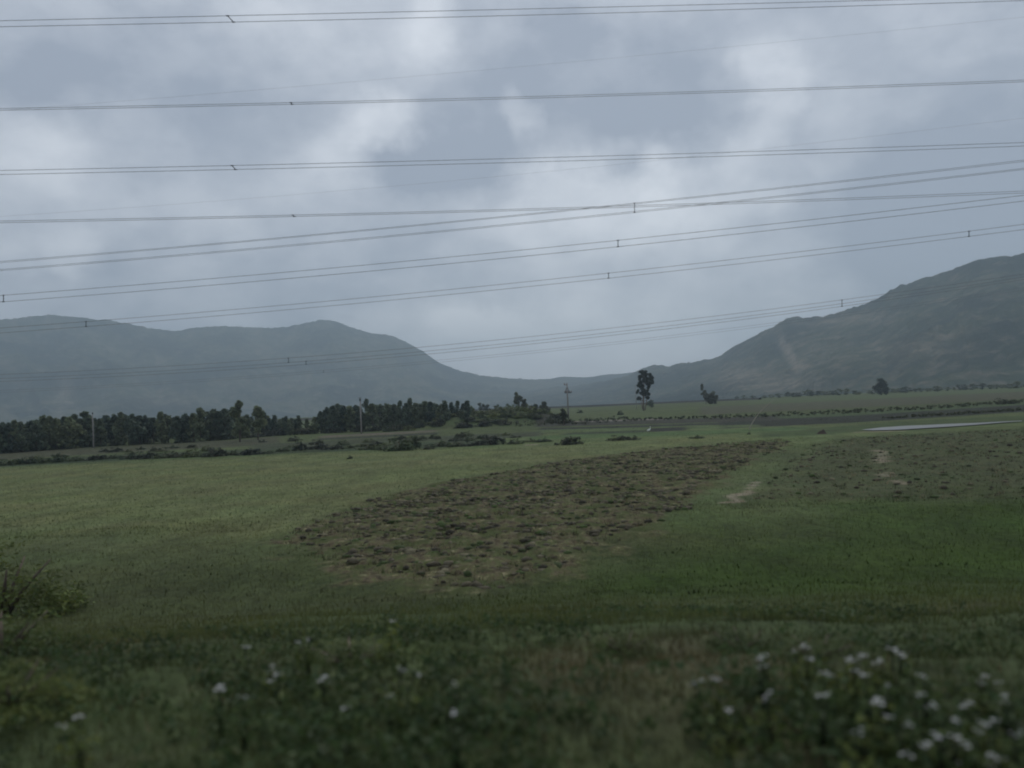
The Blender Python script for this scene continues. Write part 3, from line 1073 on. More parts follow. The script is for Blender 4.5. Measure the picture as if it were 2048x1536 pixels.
lobed_tree('plantation_tree', 480, 884, [(479, 805, 4.5), (478, 811, 5), (482, 808, 4), (474, 817, 3.5), (480, 823, 2.5), (472, 823, 6), (467, 826, 5), (474, 832, 8), (482, 838, 7), (478, 850, 10), (484, 862, 9), (474, 866, 9)], (479, 806), 0.16,
           'tall gapped tree with a small high tuft, highest of the plantation', 'tree', 'front row of the left plantation', per=60, size=0.6, seed=71, mat=M_LEAF_DARK)
lobed_tree('plantation_tree', 516, 880, [(512, 817, 5), (519, 818, 5), (515, 824, 7), (523, 827, 6), (510, 826, 5), (517, 834, 8), (521, 844, 9), (513, 850, 9), (519, 862, 9)], (515, 815), 0.16,
           'round topped plantation tree just right of the tall gapped tree', 'tree', 'front row of the left plantation', per=40, size=0.5, seed=72, mat=M_LEAF_DARK)

# far line of trees under the right mountain
far = Protos([make_tree('far_tree', 5.0, 4.2, 400 + i, ('round', 'tall')[i % 2], M_LEAF_DARK, lo=0.05, n=26, per=18, size=0.7) for i in range(5)])
rr = random.Random(31)
FARPX = []
for i in range(46):
    px = 1478 + i * 13.5 + rr.uniform(-5, 5)
    by = np.interp(px, [1470, 1700, 1800, 2048, 2200], [799, 790, 786, 776, 770])
    p = flat_at(px, by) * rr.uniform(1.0, 1.08)
    h = rr.uniform(1.8, 4.2) * (1.0 if px > 1560 else 0.7)
    o = place(far.get(i), p[0], p[1], -0.1, h / 5 * rr.uniform(1.4, 2.4), h / 5, rr.uniform(0, 6))
    FARPX.append((px, o))
for px, o in FARPX:
    tag(o, 'hazy low tree in the far row, ' + by_landmark(px, [q[0] for q in FARPX], [(1423, 'the dense round bush'), (1763, 'the lone round tree')]), 'tree', 'far row of hazy trees')
far.finish()

# ------------------------------------------------------------------ bushes
def bush_proto(name, seed, mat, wdt=2.2, h=1.5, n=26, per=30, size=0.22):
    r = np.random.default_rng(seed)
    root = empty(name)
    C, R = [], []
    for _ in range(n):
        a, q = r.uniform(0, 6.28), r.random() ** 0.5
        x, y = math.cos(a) * q * wdt / 2, math.sin(a) * q * wdt / 2 * 0.8
        top = h * (1 - 0.75 * q * q) * (0.75 + 0.35 * math.sin(3 * a + seed))
        C.append((x, y, r.uniform(0.12, 1) * max(top, 0.2)))
        R.append(wdt * r.uniform(0.10, 0.18))
    V, Fq, T = leaf_cloud(C, R, per, size, seed=seed, squash=0.8)
    V[:, 2] = np.maximum(V[:, 2], -0.05)
    link('foliage', np_mesh('foliage', V, Fq, mat, tint=T), root)
    parts = []
    for i in range(5):
        a = i * 1.26 + seed
        e = np.array([math.cos(a) * wdt * 0.3, math.sin(a) * wdt * 0.3, h * 0.7])
        parts.append(tube([np.array([0, 0, -0.1]), e * 0.5 + np.array([0, 0, 0.05]), e], [0.045, 0.03, 0.012], 5))
    V, Q = joinvq(parts)
    link('stem', poly_mesh('stem', V, Q, M_BARK), root)
    return root


bush_mid = Protos([bush_proto('bush', 500 + i, M_LEAF_BUSH) for i in range(5)])
bush_dark = Protos([bush_proto('bush', 520 + i, M_LEAF_BLUE) for i in range(4)])
bush_light = Protos([bush_proto('bush', 540 + i, M_LEAF_LIGHT) for i in range(4)])
bush_near = Protos([bush_proto('bush', 560 + i, M_WEED, n=80, per=46, size=0.085) for i in range(3)])
BK = {'m': bush_mid, 'd': bush_dark, 'l': bush_light, 'n': bush_near}
rb_ = random.Random(44)


def bush(px, by, wpx, ty, kind, label, group=None):
    p = ground_at(px, by)
    mpp = p.y / F
    wd = wpx * mpp * 1.0
    h = max(0.25, height_at(px, ty, (p.x, p.y, p.z)))
    o = BK[kind].get(rb_.randrange(5))
    place(o, p.x, p.y, p.z - 0.05, wd / 2.2, h / 1.5, rb_.uniform(-0.4, 0.4))
    return tag(o, label, 'bush', group)


bush(1137, 889, 54, 864, 'd', 'big dark bush at the far edge of the meadow below the pole with crossarms')
bush(1238, 881, 46, 868, 'd', 'dark low bush right of the big dark bush at the meadow edge')
bush(1268, 880, 32, 870, 'd', 'small dark bush touching the right end of the low bush near the white egret')
bush(1392, 877, 32, 868, 'm', 'small green bush in the lush field right of the white egret')
bush(700, 918, 12, 909, 'd', 'tiny dark bush standing alone in the pale meadow')
bush(1498, 869, 8, 863, 'd', 'tiny dark tuft at the foot of the thin pale cane')
bush(1160, 826, 12, 817, 'm', 'small bush in the pale far field right of the pole with crossarms')
bush(1241, 830, 14, 820, 'm', 'small green bush in the pale far field left of the tallest lone tree')
bush(2008, 808, 46, 794, 'd', 'dark mounded bush on the hedge line at the right edge')
bush(802, 901, 62, 871, 'm', 'largest dark green bush on the meadow edge right of the concrete pole')
bush(831, 897, 22, 866, 'm', 'upright bush rising behind the largest bush of the meadow edge')
bush(984, 889, 62, 868, 'd', 'wide dark bush on the meadow edge left of the big dark bush')
EDGE = [(56, 928, 40, 906, 'm'), (85, 926, 40, 912, 'm'), (118, 924, 44, 906, 'm'), (150, 922, 40, 911, 'm'), (190, 920, 46, 904, 'd'), (225, 917, 36, 906, 'm'),
        (260, 918, 46, 902, 'm'), (292, 917, 50, 900, 'd'), (325, 916, 46, 902, 'm'), (350, 915, 46, 900, 'd'), (385, 914, 46, 895, 'm'), (432, 913, 50, 892, 'd'),
        (465, 910, 46, 897, 'm'), (497, 910, 50, 890, 'd'), (530, 907, 46, 899, 'm'), (567, 903, 30, 891, 'm'), (600, 901, 30, 880, 'd'), (635, 898, 46, 884, 'd'),
        (665, 899, 50, 887, 'd'), (700, 897, 40, 888, 'm'), (740, 899, 50, 884, 'm'), (765, 900, 36, 886, 'm'), (855, 899, 30, 888, 'd'), (880, 893, 46, 878, 'm'), (915, 893, 46, 879, 'm'),
        (945, 892, 40, 880, 'd'), (1030, 888, 40, 876, 'm'), (1060, 884, 34, 874, 'm'), (1090, 884, 36, 873, 'm'), (20, 930, 44, 914, 'm'), (-15, 932, 44, 914, 'm')]
for (px, by, wpx, ty, kd) in EDGE:
    where = by_landmark(px, [q[0] for q in EDGE], [(187.5, 'the thin grey pole'), (723, 'the concrete pole'), (1137, 'the big dark bush')])
    bush(px, by, wpx, ty, kd, ('dark' if kd == 'd' else 'green') + ' bush of the meadow hedge, ' + where, 'hedge bushes along the meadow edge')
# green bank of bushes in the middle distance
BANK = []
for i in range(120):
    u, v = rb_.uniform(-21, 20), rb_.uniform(-12, 14)
    x, y = BANK_C[0] + u, BANK_C[1] + v + 0.09 * u
    BANK.append((-v, x, y, v))
BANK.sort()
cnt = {'l': [], 'm': [], 'd': []}
for (_, x, y, v) in BANK:
    kd = 'l' if v > 2.5 else (('m' if rb_.random() < 0.6 else 'l') if v > -5 else ('d' if rb_.random() < 0.6 else 'm'))
    o = BK[kd].get(rb_.randrange(5))
    z = float(terrain(x, y))
    wd, h = rb_.uniform(1.8, 4.2), rb_.uniform(0.9, 2.0)
    place(o, x, y, z - 0.1, wd / 2.2, h / 1.5, rb_.uniform(-0.5, 0.5))
    cnt[kd].append((x / y, o))
for kd, txt in (('l', 'light green bush on the green bank beyond the meadow'), ('m', 'mid green bush on the green bank beyond the meadow'),
                ('d', 'dark bush at the foot of the green bank')):
    for i, (_, o) in enumerate(sorted(cnt[kd], key=lambda q: q[0])):
        tag(o, txt + ', ' + ordinal(i) + ' from the left', 'bush', 'bushes on the green bank')
# undergrowth bushes along the foot of the plantation and the clump
UNDER = sorted([rb_.uniform(-40, 560) for _ in range(26)] + [rb_.uniform(560, 760) for _ in range(12)])
for px in UNDER:
    by = np.interp(px, [-300, 0, 200, 400, 560, 640, 760], [929, 907, 892.5, 883.5, 871, 867, 862.5])
    where = by_landmark(px, UNDER, [(187.5, 'the thin grey pole'), (479, 'the tall gapped tree'), (723, 'the concrete pole')])
    bush(px, by, rb_.uniform(22, 44), by - rb_.uniform(9, 20), 'd', 'dark bush at the foot of the wood, ' + where, 'undergrowth at the foot of the wood')
# scrub between the meadow hedge and the plantation
SCRUB = []
for i in range(44):
    px = rb_.uniform(560, 1060) if i < 30 else rb_.uniform(20, 560)
    q = rb_.random()
    lo_, hi_ = np.interp(px, [0, 560, 800, 1060], [925, 899, 893, 880]), np.interp(px, [0, 560, 800, 1060], [915, 882, 876, 868])
    by = lo_ + (hi_ - lo_) * q
    SCRUB.append((px, by, rb_.uniform(16, 38), by - rb_.uniform(6, 13), 'm' if rb_.random() < 0.65 else 'd'))
SCRUB.sort()
for (px, by, wpx, ty, kd) in SCRUB:
    where = by_landmark(px, [q_[0] for q_ in SCRUB], [(187.5, 'the thin grey pole'), (723, 'the concrete pole'), (1137, 'the big dark bush')])
    bush(px, by, wpx, ty, kd, 'low scrub bush behind the meadow hedge, ' + where, 'scrub behind the meadow hedge')
# near shrubs at the left edge and dark weed clumps on the verge
bush(5, 1230, 290, 1080, 'n', 'dark shrub at the left edge of the photo where the bank meets the meadow')
bush(0, 1320, 300, 1195, 'n', 'dark shrub on the near bank, middle one at the left edge')
bush(20, 1410, 300, 1300, 'n', 'lowest dark shrub on the near bank at the left edge')
bush(1480, 1300, 170, 1238, 'n', 'dark low weed clump on the near bank left of the right-hand white flowers')
bush(1640, 1310, 210, 1258, 'n', 'dark low weed clump just behind the right-hand white flowers')
bush(1250, 1300, 160, 1250, 'n', 'dull low weed clump in the brown patch of the near bank')
bush(700, 1320, 260, 1270, 'n', 'leafy low weed clump behind the left-hand white flowers')
for b_ in BK.values():
    b_.finish()


# hedges: one thing each, foliage along a line
def hedge(pts, hpx, mat, label, seed, wdt=1.6, lift=0.0):
    p = densify([flat_at(x, y) for x, y in pts], 0.9)
    r = np.random.default_rng(seed)
    p = np.array(p)
    root = empty('hedge', (p[0][0], p[0][1], 0))
    C, R = [], []
    for i, q in enumerate(p):
        h = hpx * q[1] / F * (0.75 + 0.5 * (0.5 + 0.5 * noise.noise(Vector((i * 0.16, seed, 0)))))
        for _ in range(3):
            C.append((q[0] + r.normal() * 0.5 - p[0][0], q[1] + r.normal() * wdt * 0.35 - p[0][1], r.uniform(0.1, 0.85) * h))
            R.append(max(0.3, h * 0.4))
    V, Fq, T = leaf_cloud(C, R, 10, 0.42, seed=seed, squash=0.6)
    V[:, 2] = np.maximum(V[:, 2], -0.03)
    link('foliage', np_mesh('foliage', V, Fq, mat, tint=T), root)
    parts = []
    for i in range(0, len(p), 6):
        b0 = np.array([p[i][0] - p[0][0], p[i][1] - p[0][1], -0.1])
        parts.append(tube([b0, b0 + np.array([r.normal() * 0.1, 0.05, 0.45]), b0 + np.array([r.normal() * 0.25, 0.1, 0.8])], [0.05, 0.04, 0.015], 5))
    V, Q = joinvq(parts)
    link('stem', poly_mesh('stem', V, Q, M_BARK), root)
    return tag(root, label, 'hedge', 'dark hedges between the far fields')


hedge([(1030, 853), (1100, 850), (1180, 848)], 13, M_LEAF_BLUE, 'dark hedge running behind the big dark bush and the small pointed tree', 601)
hedge([(1170, 847), (1260, 843)], 11, M_LEAF_BLUE, 'dark hedge between the small pointed tree and the tallest lone tree', 602)
hedge([(1255, 842), (1340, 839), (1440, 836)], 6, M_LEAF_BLUE, 'low dark hedge below the foot of the tallest lone tree', 603)
hedge([(1430, 838), (1560, 833), (1720, 826)], 9, M_LEAF_BLUE, 'dark hedge running behind the thin pale cane', 604)
hedge([(1710, 826), (1850, 819), (2048, 806), (2200, 797)], 8, M_LEAF_BLUE, 'long dark hedge above the shining water at the right edge', 605)
hedge([(1780, 837), (1900, 830), (2048, 820), (2200, 811)], 5, M_LEAF_BLUE, 'thin dark hedge just behind the shining water', 606)

# ------------------------------------------------------------------ poles
def pole_at(px, by, ty):
    p = ground_at(px, by)
    return p, height_at(px, ty, p)


p, h = pole_at(723, 868, 795)
root = tag(empty('utility_pole', p), 'stout pale concrete pole standing before the middle wooded clump', 'pole')
V, Q = tube([(0, 0, -0.3), (0, 0, h * 0.5), (0, 0, h)], [0.20, 0.16, 0.12], 10)
link('shaft', poly_mesh('shaft', V, Q, M_CONCRETE), root)
V, Q = joinvq([boxvq(0, 0, h - 0.5, 0.34, 0.30, 0.55), boxvq(0, -0.02, h - 0.05, 0.5, 0.12, 0.1)])
link('cap_bracket', poly_mesh('cap_bracket', V, Q, M_STEEL, False), root)
p, h = pole_at(187.5, 897, 825)
root = tag(empty('utility_pole', p), 'thin grey pole standing before the plantation at far left', 'pole')
V, Q = tube([(0, 0, -0.3), (0, 0, h * 0.5), (0, 0, h)], [0.15, 0.12, 0.09], 9)
link('shaft', poly_mesh('shaft', V, Q, M_CONCRETE), root)
V, Q = tube([(0, 0, h - 0.35), (0, 0, h + 0.05)], [0.13, 0.11], 8)
link('cap', poly_mesh('cap', V, Q, M_STEEL, False), root)
p, h = pole_at(1273, 818, 770)
root = tag(empty('utility_pole', p), 'very thin grey pole close to the left of the tallest lone tree', 'pole')
V, Q = tube([(0, 0, -0.3), (0, 0, h)], [0.12, 0.08], 8)
link('shaft', poly_mesh('shaft', V, Q, M_CONCRETE), root)
V, Q = boxvq(0, 0, h - 0.4, 0.9, 0.1, 0.1)
link('crossarm', poly_mesh('crossarm', V, Q, M_STEEL, False), root)

# pole with crossarms and a braced frame
p, h = pole_at(1137, 838, 768)
m = p.y / F
root = tag(empty('power_pole', p), 'tall grey power pole with braced crossarms against the saddle', 'pole')
V, Q = tube([(0, 0, -0.4), (0, 0, h * 0.6), (0, 0, h)], [0.28, 0.22, 0.14], 10)
link('shaft', poly_mesh('shaft', V, Q, M_CONCRETE), root)


def armz(py):
    return height_at(1137, py, p)


z1, z2 = armz(785.5), armz(769.5)
V, Q = joinvq([boxvq(0.2, 0, z1, 14 * m, 0.2, 0.22), boxvq(0.2, 0.25, z1, 14 * m, 0.1, 0.16)])
link('crossarm', poly_mesh('crossarm', V, Q, M_STEEL, False), root)
V, Q = boxvq(-2.2 * m, 0, z2, 7 * m, 0.16, 0.18)
link('crossarm', poly_mesh('crossarm', V, Q, M_RUST, False), root)
zt = armz(775)
V, Q = joinvq([tube([(s * 4.2 * m, 0.05, z1 + 0.1), (s * 0.16, 0.05, zt)], [0.08, 0.08], 6) for s in (-1, 1)] +
              [tube([(s * 2.2 * m, 0.05, z1 + 0.1), (s * 0.16, 0.05, zt - 0.8)], [0.07, 0.07], 6) for s in (-1, 1)] +
              [tube([(-3.0 * m, 0.05, (z1 * 0.7 + zt * 0.3)), (3.0 * m, 0.05, (z1 * 0.7 + zt * 0.3))], [0.07, 0.07], 6)])
link('brace', poly_mesh('brace', V, Q, M_STEEL), root)
for q in (-6, -3, 3, 6.5):
    V, Q = tube([(0.2 + q * m, 0, z1 + 0.11), (0.2 + q * m, 0, z1 + 0.3), (0.2 + q * m, 0, z1 + 0.55)], [0.10, 0.14, 0.06], 8)
    link('insulator', poly_mesh('insulator', V, Q, M_RUST), root)
for q in (-5, 0):
    V, Q = tube([(q * m, 0, z2 + 0.09), (q * m, 0, z2 + 0.25), (q * m, 0, z2 + 0.5)], [0.10, 0.14, 0.06], 8)
    link('insulator', poly_mesh('insulator', V, Q, M_RUST), root)

# ------------------------------------------------------------------ overhead lines
def on_plane(px, py, Y0, s):
    d = ray(px, py)
    t_ = Y0 / (d.y - s * d.x)
    return np.array([d.x * t_, d.y * t_, CAM_Z + d.z * t_])


def power_line(label, Y0, s, wires, dia, spacers=(), name='power_line', group='overhead power lines'):
    """wires: pixel y at x = 0, 1024 and 2048; each hangs as a parabola in the upright plane y = Y0 + s x"""
    fits = []
    mid = on_plane(1024, wires[0][1], Y0, s)
    root = tag(empty(name, mid), label, 'power line', group)
    for ys in wires:
        P = np.array([on_plane(x, y, Y0, s) for x, y in zip((0, 1024, 2048), ys)])
        co = np.polyfit(P[:, 0], P[:, 2], 2)
        fits.append(co)
        ext = 1.5 * max(abs(P[0, 0]), abs(P[2, 0]))
        xs = np.linspace(-ext, ext, 61)
        pts = np.stack([xs - mid[0], Y0 + s * xs - mid[1], np.polyval(co, xs) - mid[2]], -1)
        V, Q = tube(pts, [dia * 0.43] * 61, 5)
        link('wire', poly_mesh('wire', V, Q, M_WIRE), root)
    for sp in spacers:
        xa, xb, ia, ib = sp

        def at_px(px, co):
            d = ray(px, 768)
            x = Y0 * d.x / (d.y - s * d.x)
            for _ in range(6):      # the plumb of the tilted camera: refine for the true height
                z = np.polyval(co, x)
                cv = CAM_M.transposed() @ Vector((x, Y0 + s * x, z - CAM_Z))
                x += (px - (1024 + F * cv.x / -cv.z)) * (Y0 / F) * 0.95
            return np.array([x - mid[0], Y0 + s * x - mid[1], np.polyval(co, x) - mid[2]])
        a, b = at_px(xa, fits[ia]), at_px(xb, fits[ib])
        k = dia * 0.75
        e = (a - b) / np.linalg.norm(a - b)
        tx = np.array([1, s, 0]) * dia * 2.4
        V, Q = joinvq([tube([b - e * k, a + e * k], [k, k], 6), tube([a - tx, a + tx], [k * 1.1, k * 1.1], 6), tube([b - tx, b + tx], [k * 1.1, k * 1.1], 6)])
        link('spacer', poly_mesh('spacer', V, Q, M_STEEL), root)


power_line('topmost twin-wire power line with a slanting spacer crossing the upper edge of the sky', 52, 0.08,
           [(41.5, 18.5, -7), (53.5, 31, 1)], 0.040, [(455, 467, 0, 1)])
power_line('close twin-wire power line just below the topmost pair', 62, 0.08, [(217, 194, 160), (220.5, 197.5, 163.5)], 0.042, [(582, 584, 0, 1)])
power_line('twin-wire power line crossing the middle of the sky above the crossing wires', 52, 0.08, [(341, 317, 285), (349, 325, 292)], 0.038, [(464, 471, 0, 1)])
power_line('close twin-wire power line that meets the rising bundle at right of the centre', 62, 0.08, [(442, 418.5, 382), (445.5, 421.5, 386)], 0.040, [(585, 589, 0, 1)])
power_line('faint single earth wire rising from the second pair towards the upper right', 70, -0.1, [(221, 135, 34)], 0.013, name='earth_wire')
power_line('faint single earth wire rising between the third and the fourth pair', 70, -0.1, [(433, 350, 236)], 0.012, name='earth_wire')
power_line('rising bundle of four wires with a tall spacer right of the centre', 48, -0.10,
           [(523, 431, 320), (525.5, 433, 323), (539, 447.5, 336.5), (541.5, 450, 339)], 0.026, [(1269, 1269, 0, 3)])
power_line('rising twin-wire power line with spacers at the left edge and right of the centre', 56, -0.10, [(591, 502, 390.5), (604, 515, 402)], 0.038,
           [(7, 7, 0, 1), (1236, 1236, 0, 1)])
power_line('lowest of the near rising twin-wire power lines, with three spacers', 72, -0.10, [(656, 566.5, 448.5), (666, 576.5, 459)], 0.042,
           [(172, 172, 0, 1), (1217, 1217, 0, 1), (1938, 1938, 0, 1)])
power_line('distant dark power line of three wires drawn across both mountains', 230, -0.10, [(749, 677, 548), (757, 686, 554), (763, 692, 559)], 0.115,
           [(577, 577, 0, 1), (612, 612, 1, 2), (1684, 1684, 0, 2)])
power_line('lowest faint distant power line below the dark one across the left mountain', 260, -0.10, [(781, 706, 575), (785, 710.5, 580)], 0.07, [(647, 647, 0, 1)])

# ------------------------------------------------------------------ small things in the fields
# white egret
p = ground_at(1298.5, 867.5)
root = tag(empty('egret', p), 'small white egret standing at the edge of the dark pool in the fields', 'bird')
spine = [(-0.30, 0, 0.40), (-0.16, 0, 0.48), (0.02, 0, 0.55), (0.14, 0, 0.62), (0.18, 0, 0.74), (0.14, 0, 0.86), (0.17, 0, 0.95), (0.23, 0, 0.965)]
V, Q = tube(spine, [0.02, 0.09, 0.13, 0.075, 0.04, 0.03, 0.042, 0.025], 10)
link('body', poly_mesh('body', V, Q, M_WHITE), root)
V, Q = tube([(0.24, 0, 0.96), (0.36, 0, 0.93)], [0.016, 0.004], 6)
link('beak', poly_mesh('beak', V, Q, M_BEAK), root)
for s in (-1, 1):
    V, Q = tube([(0.0, 0.05 * s, 0.46), (0.03, 0.05 * s, 0.24), (0.0, 0.05 * s, 0.0)], [0.016, 0.012, 0.011], 6)
    link('leg', poly_mesh('leg', V, Q, M_BEAK), root)
root.scale = (1.15, 1.3, 1.1)
# brown mound
p = ground_at(1643, 868)
n_ = 28
xs, ys = np.meshgrid(np.linspace(-1, 1, n_), np.linspace(-1, 1, 16), indexing='ij')
hh = 0.62 * np.exp(-((xs - 0.35) / 0.38) ** 2 - (ys / 0.6) ** 2) + 0.42 * np.exp(-((xs + 0.3) / 0.42) ** 2 - (ys / 0.55) ** 2)
hh = hh + 0.10 * fbm(xs * 4, ys * 4, 700, 3) * (hh > 0.05) - 0.06
vv = np.stack([xs * 0.75, ys * 0.6, hh], -1).reshape(-1, 3)
ix = np.arange(n_ * 16).reshape(n_, 16)
ff = np.stack([ix[:-1, :-1], ix[1:, :-1], ix[1:, 1:], ix[:-1, 1:]], -1).reshape(-1, 4)
tag(link('earth_mound', np_mesh('earth_mound', vv, ff, M_EARTH, smooth=True), loc=p), 'dark brown earth mound in the green field left of the shining water', 'mound')
# bent pale cane
a = ground_at(1498, 866)
pts = []
for q in [(1498, 866), (1500, 858), (1507, 845), (1517, 832), (1527, 821), (1536, 813), (1546, 806), (1556, 800)]:
    d = ray(*q)
    t_ = a.y / d.y
    pts.append((d.x * t_ - a.x, 0.25 * len(pts), CAM_Z + d.z * t_ - a.z))
pts[0] = (pts[0][0], 0, -0.1)
root = tag(empty('cane', a), 'thin pale bent cane arcing up to the right over the fields', 'cane')
V, Q = tube(pts, np.linspace(0.075, 0.02, len(pts)), 7)
link('stem', poly_mesh('stem', V, Q, M_CANE), root)
# pale stones at the wood edge
for px, by, ty, wpx, lb in [(806, 845, 842.5, 6, 'small white block among the bushes right of the concrete pole'),
                            (64, 882, 877, 5, 'small pale block at the foot of the plantation at far left')]:
    pp = flat_at(px, by + 12)
    h = height_at(px, ty, (pp[0], pp[1], 0))
    wd = wpx * pp[1] / F
    V, Q = joinvq([boxvq(0, 0, h * 0.45, wd, wd * 0.7, h * 0.9 + 0.1), boxvq(0, 0, h * 0.95, wd * 1.25, wd * 0.9, h * 0.1)])
    tag(link('stone_block', poly_mesh('stone_block', V, Q, M_PALESTONE, False), loc=(pp[0], pp[1], 0)), lb, 'block')


# ------------------------------------------------------------------ clods and tufts on the ploughed strip
def scatter_poly(poly, n, r):
    poly = np.array(poly)
    lo, hi = poly.min(0), poly.max(0)
    hi = np.minimum(hi, (130, 150))
    out = []
    while sum(len(o) for o in out) < n:
        q = r.random((n * 2, 2)) * (hi - lo) + lo
        out.append(q[in_poly(q[:, 0], q[:, 1], poly)])
    return np.concatenate(out)[:n]


OCT = np.array([(1, 0, 0), (0, 1, 0), (-1, 0, 0), (0, -1, 0), (0, 0, 1), (0, 0, -0.4), (.7, .7, .55), (-.7, .7, .55), (-.7, -.7, .55), (.7, -.7, .55)], float)
OCTF = np.array([(0, 6, 9), (0, 1, 6), (1, 7, 6), (1, 2, 7), (2, 8, 7), (2, 3, 8), (3, 9, 8), (3, 0, 9), (4, 6, 7), (4, 7, 8), (4, 8, 9), (4, 9, 6)])


def bumpy_z(x, y):
    z = terrain(x, y)
    return z


def clods(name, xy, smin, smax, hmul, mat, cols, r, label):
    n = len(xy)
    s = smin + (smax - smin) * r.random(n) ** 5.0
    a = r.random(n) * 6.28
    sx, sy = s * (0.7 + 0.6 * r.random(n)), s * (0.6 + 0.5 * r.random(n))
    sz = s * hmul * (0.6 + 0.8 * r.random(n))
    J = OCT[None] * (0.75 + 0.5 * r.random((n, 10, 1)))
    X = J[..., 0] * sx[:, None]
    Y = J[..., 1] * sy[:, None]
    ca, sa = np.cos(a)[:, None], np.sin(a)[:, None]
    z0 = bumpy_z(xy[:, 0], xy[:, 1]) + 0.03
    V = np.stack([X * ca - Y * sa + xy[:, 0:1], X * sa + Y * ca + xy[:, 1:2], J[..., 2] * sz[:, None] + z0[:, None]], -1).reshape(-1, 3)
    Fc = (OCTF[None] + (np.arange(n) * 10)[:, None, None]).reshape(-1, 3)
    ci = r.integers(0, len(cols), n)
    T = np.repeat(np.array(cols)[ci] * np.array([1.02, 0.98, 0.76]) * (0.7 + 0.6 * r.random((n, 1))), 10, axis=0)
    return tag(link(name, np_mesh(name, V, Fc, mat, tint=T)), label, kind='stuff')


M_CLOD = leaf_material('clod_earth', (1, 1, 1), var=0.0, transl=0.0, rough=0.95)
qa, qb = scatter_poly(PLOUGH_A, 34000, rng), scatter_poly(PLOUGH_B, 9000, rng)
qa = qa + 1.6 * np.stack([fbm(qa[:, 0] * 0.5, qa[:, 1] * 0.5, 901, 3), fbm(qa[:, 0] * 0.5 + 40, qa[:, 1] * 0.5, 902, 3)], -1)
xy = np.concatenate([qa, qb])
_, pl = tone_at(xy[:, 0], xy[:, 1])
xy = xy[rng.random(len(xy)) < np.clip(pl * 1.3, 0.03, 1) * (0.6 + 0.9 * fbm(xy[:, 0] * 0.4, xy[:, 1] * 0.4, 903, 3))]
clods('soil_clods', xy, 0.03, 0.24, 0.62, M_CLOD,
      [(0.045, 0.039, 0.029), (0.075, 0.063, 0.047), (0.110, 0.092, 0.068), (0.050, 0.062, 0.028), (0.15, 0.13, 0.092), (0.095, 0.080, 0.06), (0.060, 0.085, 0.030)], rng,
      'turned clods of dark soil scattered over the ploughed strips')


# ------------------------------------------------------------------ grass
def blades(name, xy, hmin, hmax, wmul, cols, r, label, segs=2, lean=0.45, mat=None, kind='stuff'):
    n = len(xy)
    z0 = terrain(xy[:, 0], xy[:, 1])
    h = hmin + (hmax - hmin) * r.random(n) ** 1.6
    wd = h * wmul * (0.6 + 0.8 * r.random(n))
    a = r.random(n) * 6.28
    la = r.random(n) * 6.28
    ln = lean * h * r.random(n)
    ax = np.stack([np.cos(a), np.sin(a), np.zeros(n)], -1) * (wd / 2)[:, None]
    lv = np.stack([np.cos(la) * ln, np.sin(la) * ln, np.zeros(n)], -1)
    b0 = np.stack([xy[:, 0], xy[:, 1], z0 - 0.03], -1)
    up = np.zeros((n, 3))
    up[:, 2] = h
    if segs == 2:
        mid_ = b0 + up * 0.55 + lv * 0.35
        tip = b0 + up + lv
        V = np.stack([b0 - ax, b0 + ax, mid_ + ax * 0.75, mid_ - ax * 0.75, tip], 1).reshape(-1, 3)
        k = (np.arange(n) * 5)[:, None]
        Fc = np.concatenate([k + np.array([[0, 1, 2]]), k + np.array([[0, 2, 3]]), k + np.array([[3, 2, 4]])])
        per = 5
    else:
        V = np.stack([b0 - ax, b0 + ax, b0 + up + lv], 1).reshape(-1, 3)
        Fc = np.arange(n * 3).reshape(n, 3)
        per = 3
    T = np.repeat(cols, per, axis=0)
    return tag(link(name, np_mesh(name, V, Fc, mat or M_GRASS, tint=T)), label, kind=kind)


def frustum_xy(n, y0, y1, r, power=1.0, pad=1.3):
    y = y0 + (y1 - y0) * r.random(n) ** power
    x = (r.random(n) * 2 - 1) * (0.66 * y + pad)
    return np.stack([x, y], -1)


# near verge: tall mixed grass
xy = frustum_xy(140000, 4.3, 17.0, rng)
tone, pl = tone_at(xy[:, 0], xy[:, 1])
cl_ = fbm(xy[:, 0] * 0.9, xy[:, 1] * 0.9, 801, 3)
keep = rng.random(len(xy)) < (0.55 + 0.5 * cl_) * sstep(17.5, 9.0, xy[:, 1])
xy, tone, cl_ = xy[keep], tone[keep], cl_[keep]
c_ = tone * (0.8 + 0.6 * rng.random((len(xy), 1))) * (1 + 0.35 * cl_[:, None])
dryb = rng.random(len(xy)) < 0.07
c_[dryb] = np.array((0.14, 0.12, 0.075)) * (0.5 + 0.7 * rng.random((dryb.sum(), 1)))
blades('verge_grass', xy, 0.04, 0.15, 0.10, c_, rng, 'rank dark green and dry grass covering the near bank', 2, 0.7)
# slope and near field
xy = frustum_xy(150000, 12.0, 45.0, rng, 1.15)
tone, pl = tone_at(xy[:, 0], xy[:, 1])
keep = rng.random(len(xy)) < np.where(pl > 0.3, 0.25, 0.9) * (0.75 + 0.45 * fbm(xy[:, 0] * 0.5, xy[:, 1] * 0.5, 805, 3))
xy, tone = xy[keep], tone[keep]
c_ = tone * (0.75 + 0.55 * rng.random((len(xy), 1))) * (1 + 0.5 * sstep(31, 15, xy[:, 1]))[:, None]  # blade colour lightened towards the bank to offset the dense grass's self-shadowing
blades('field_grass', xy, 0.05, 0.20, 0.10, c_, rng, 'short green grass of the near field', 2, 0.7)
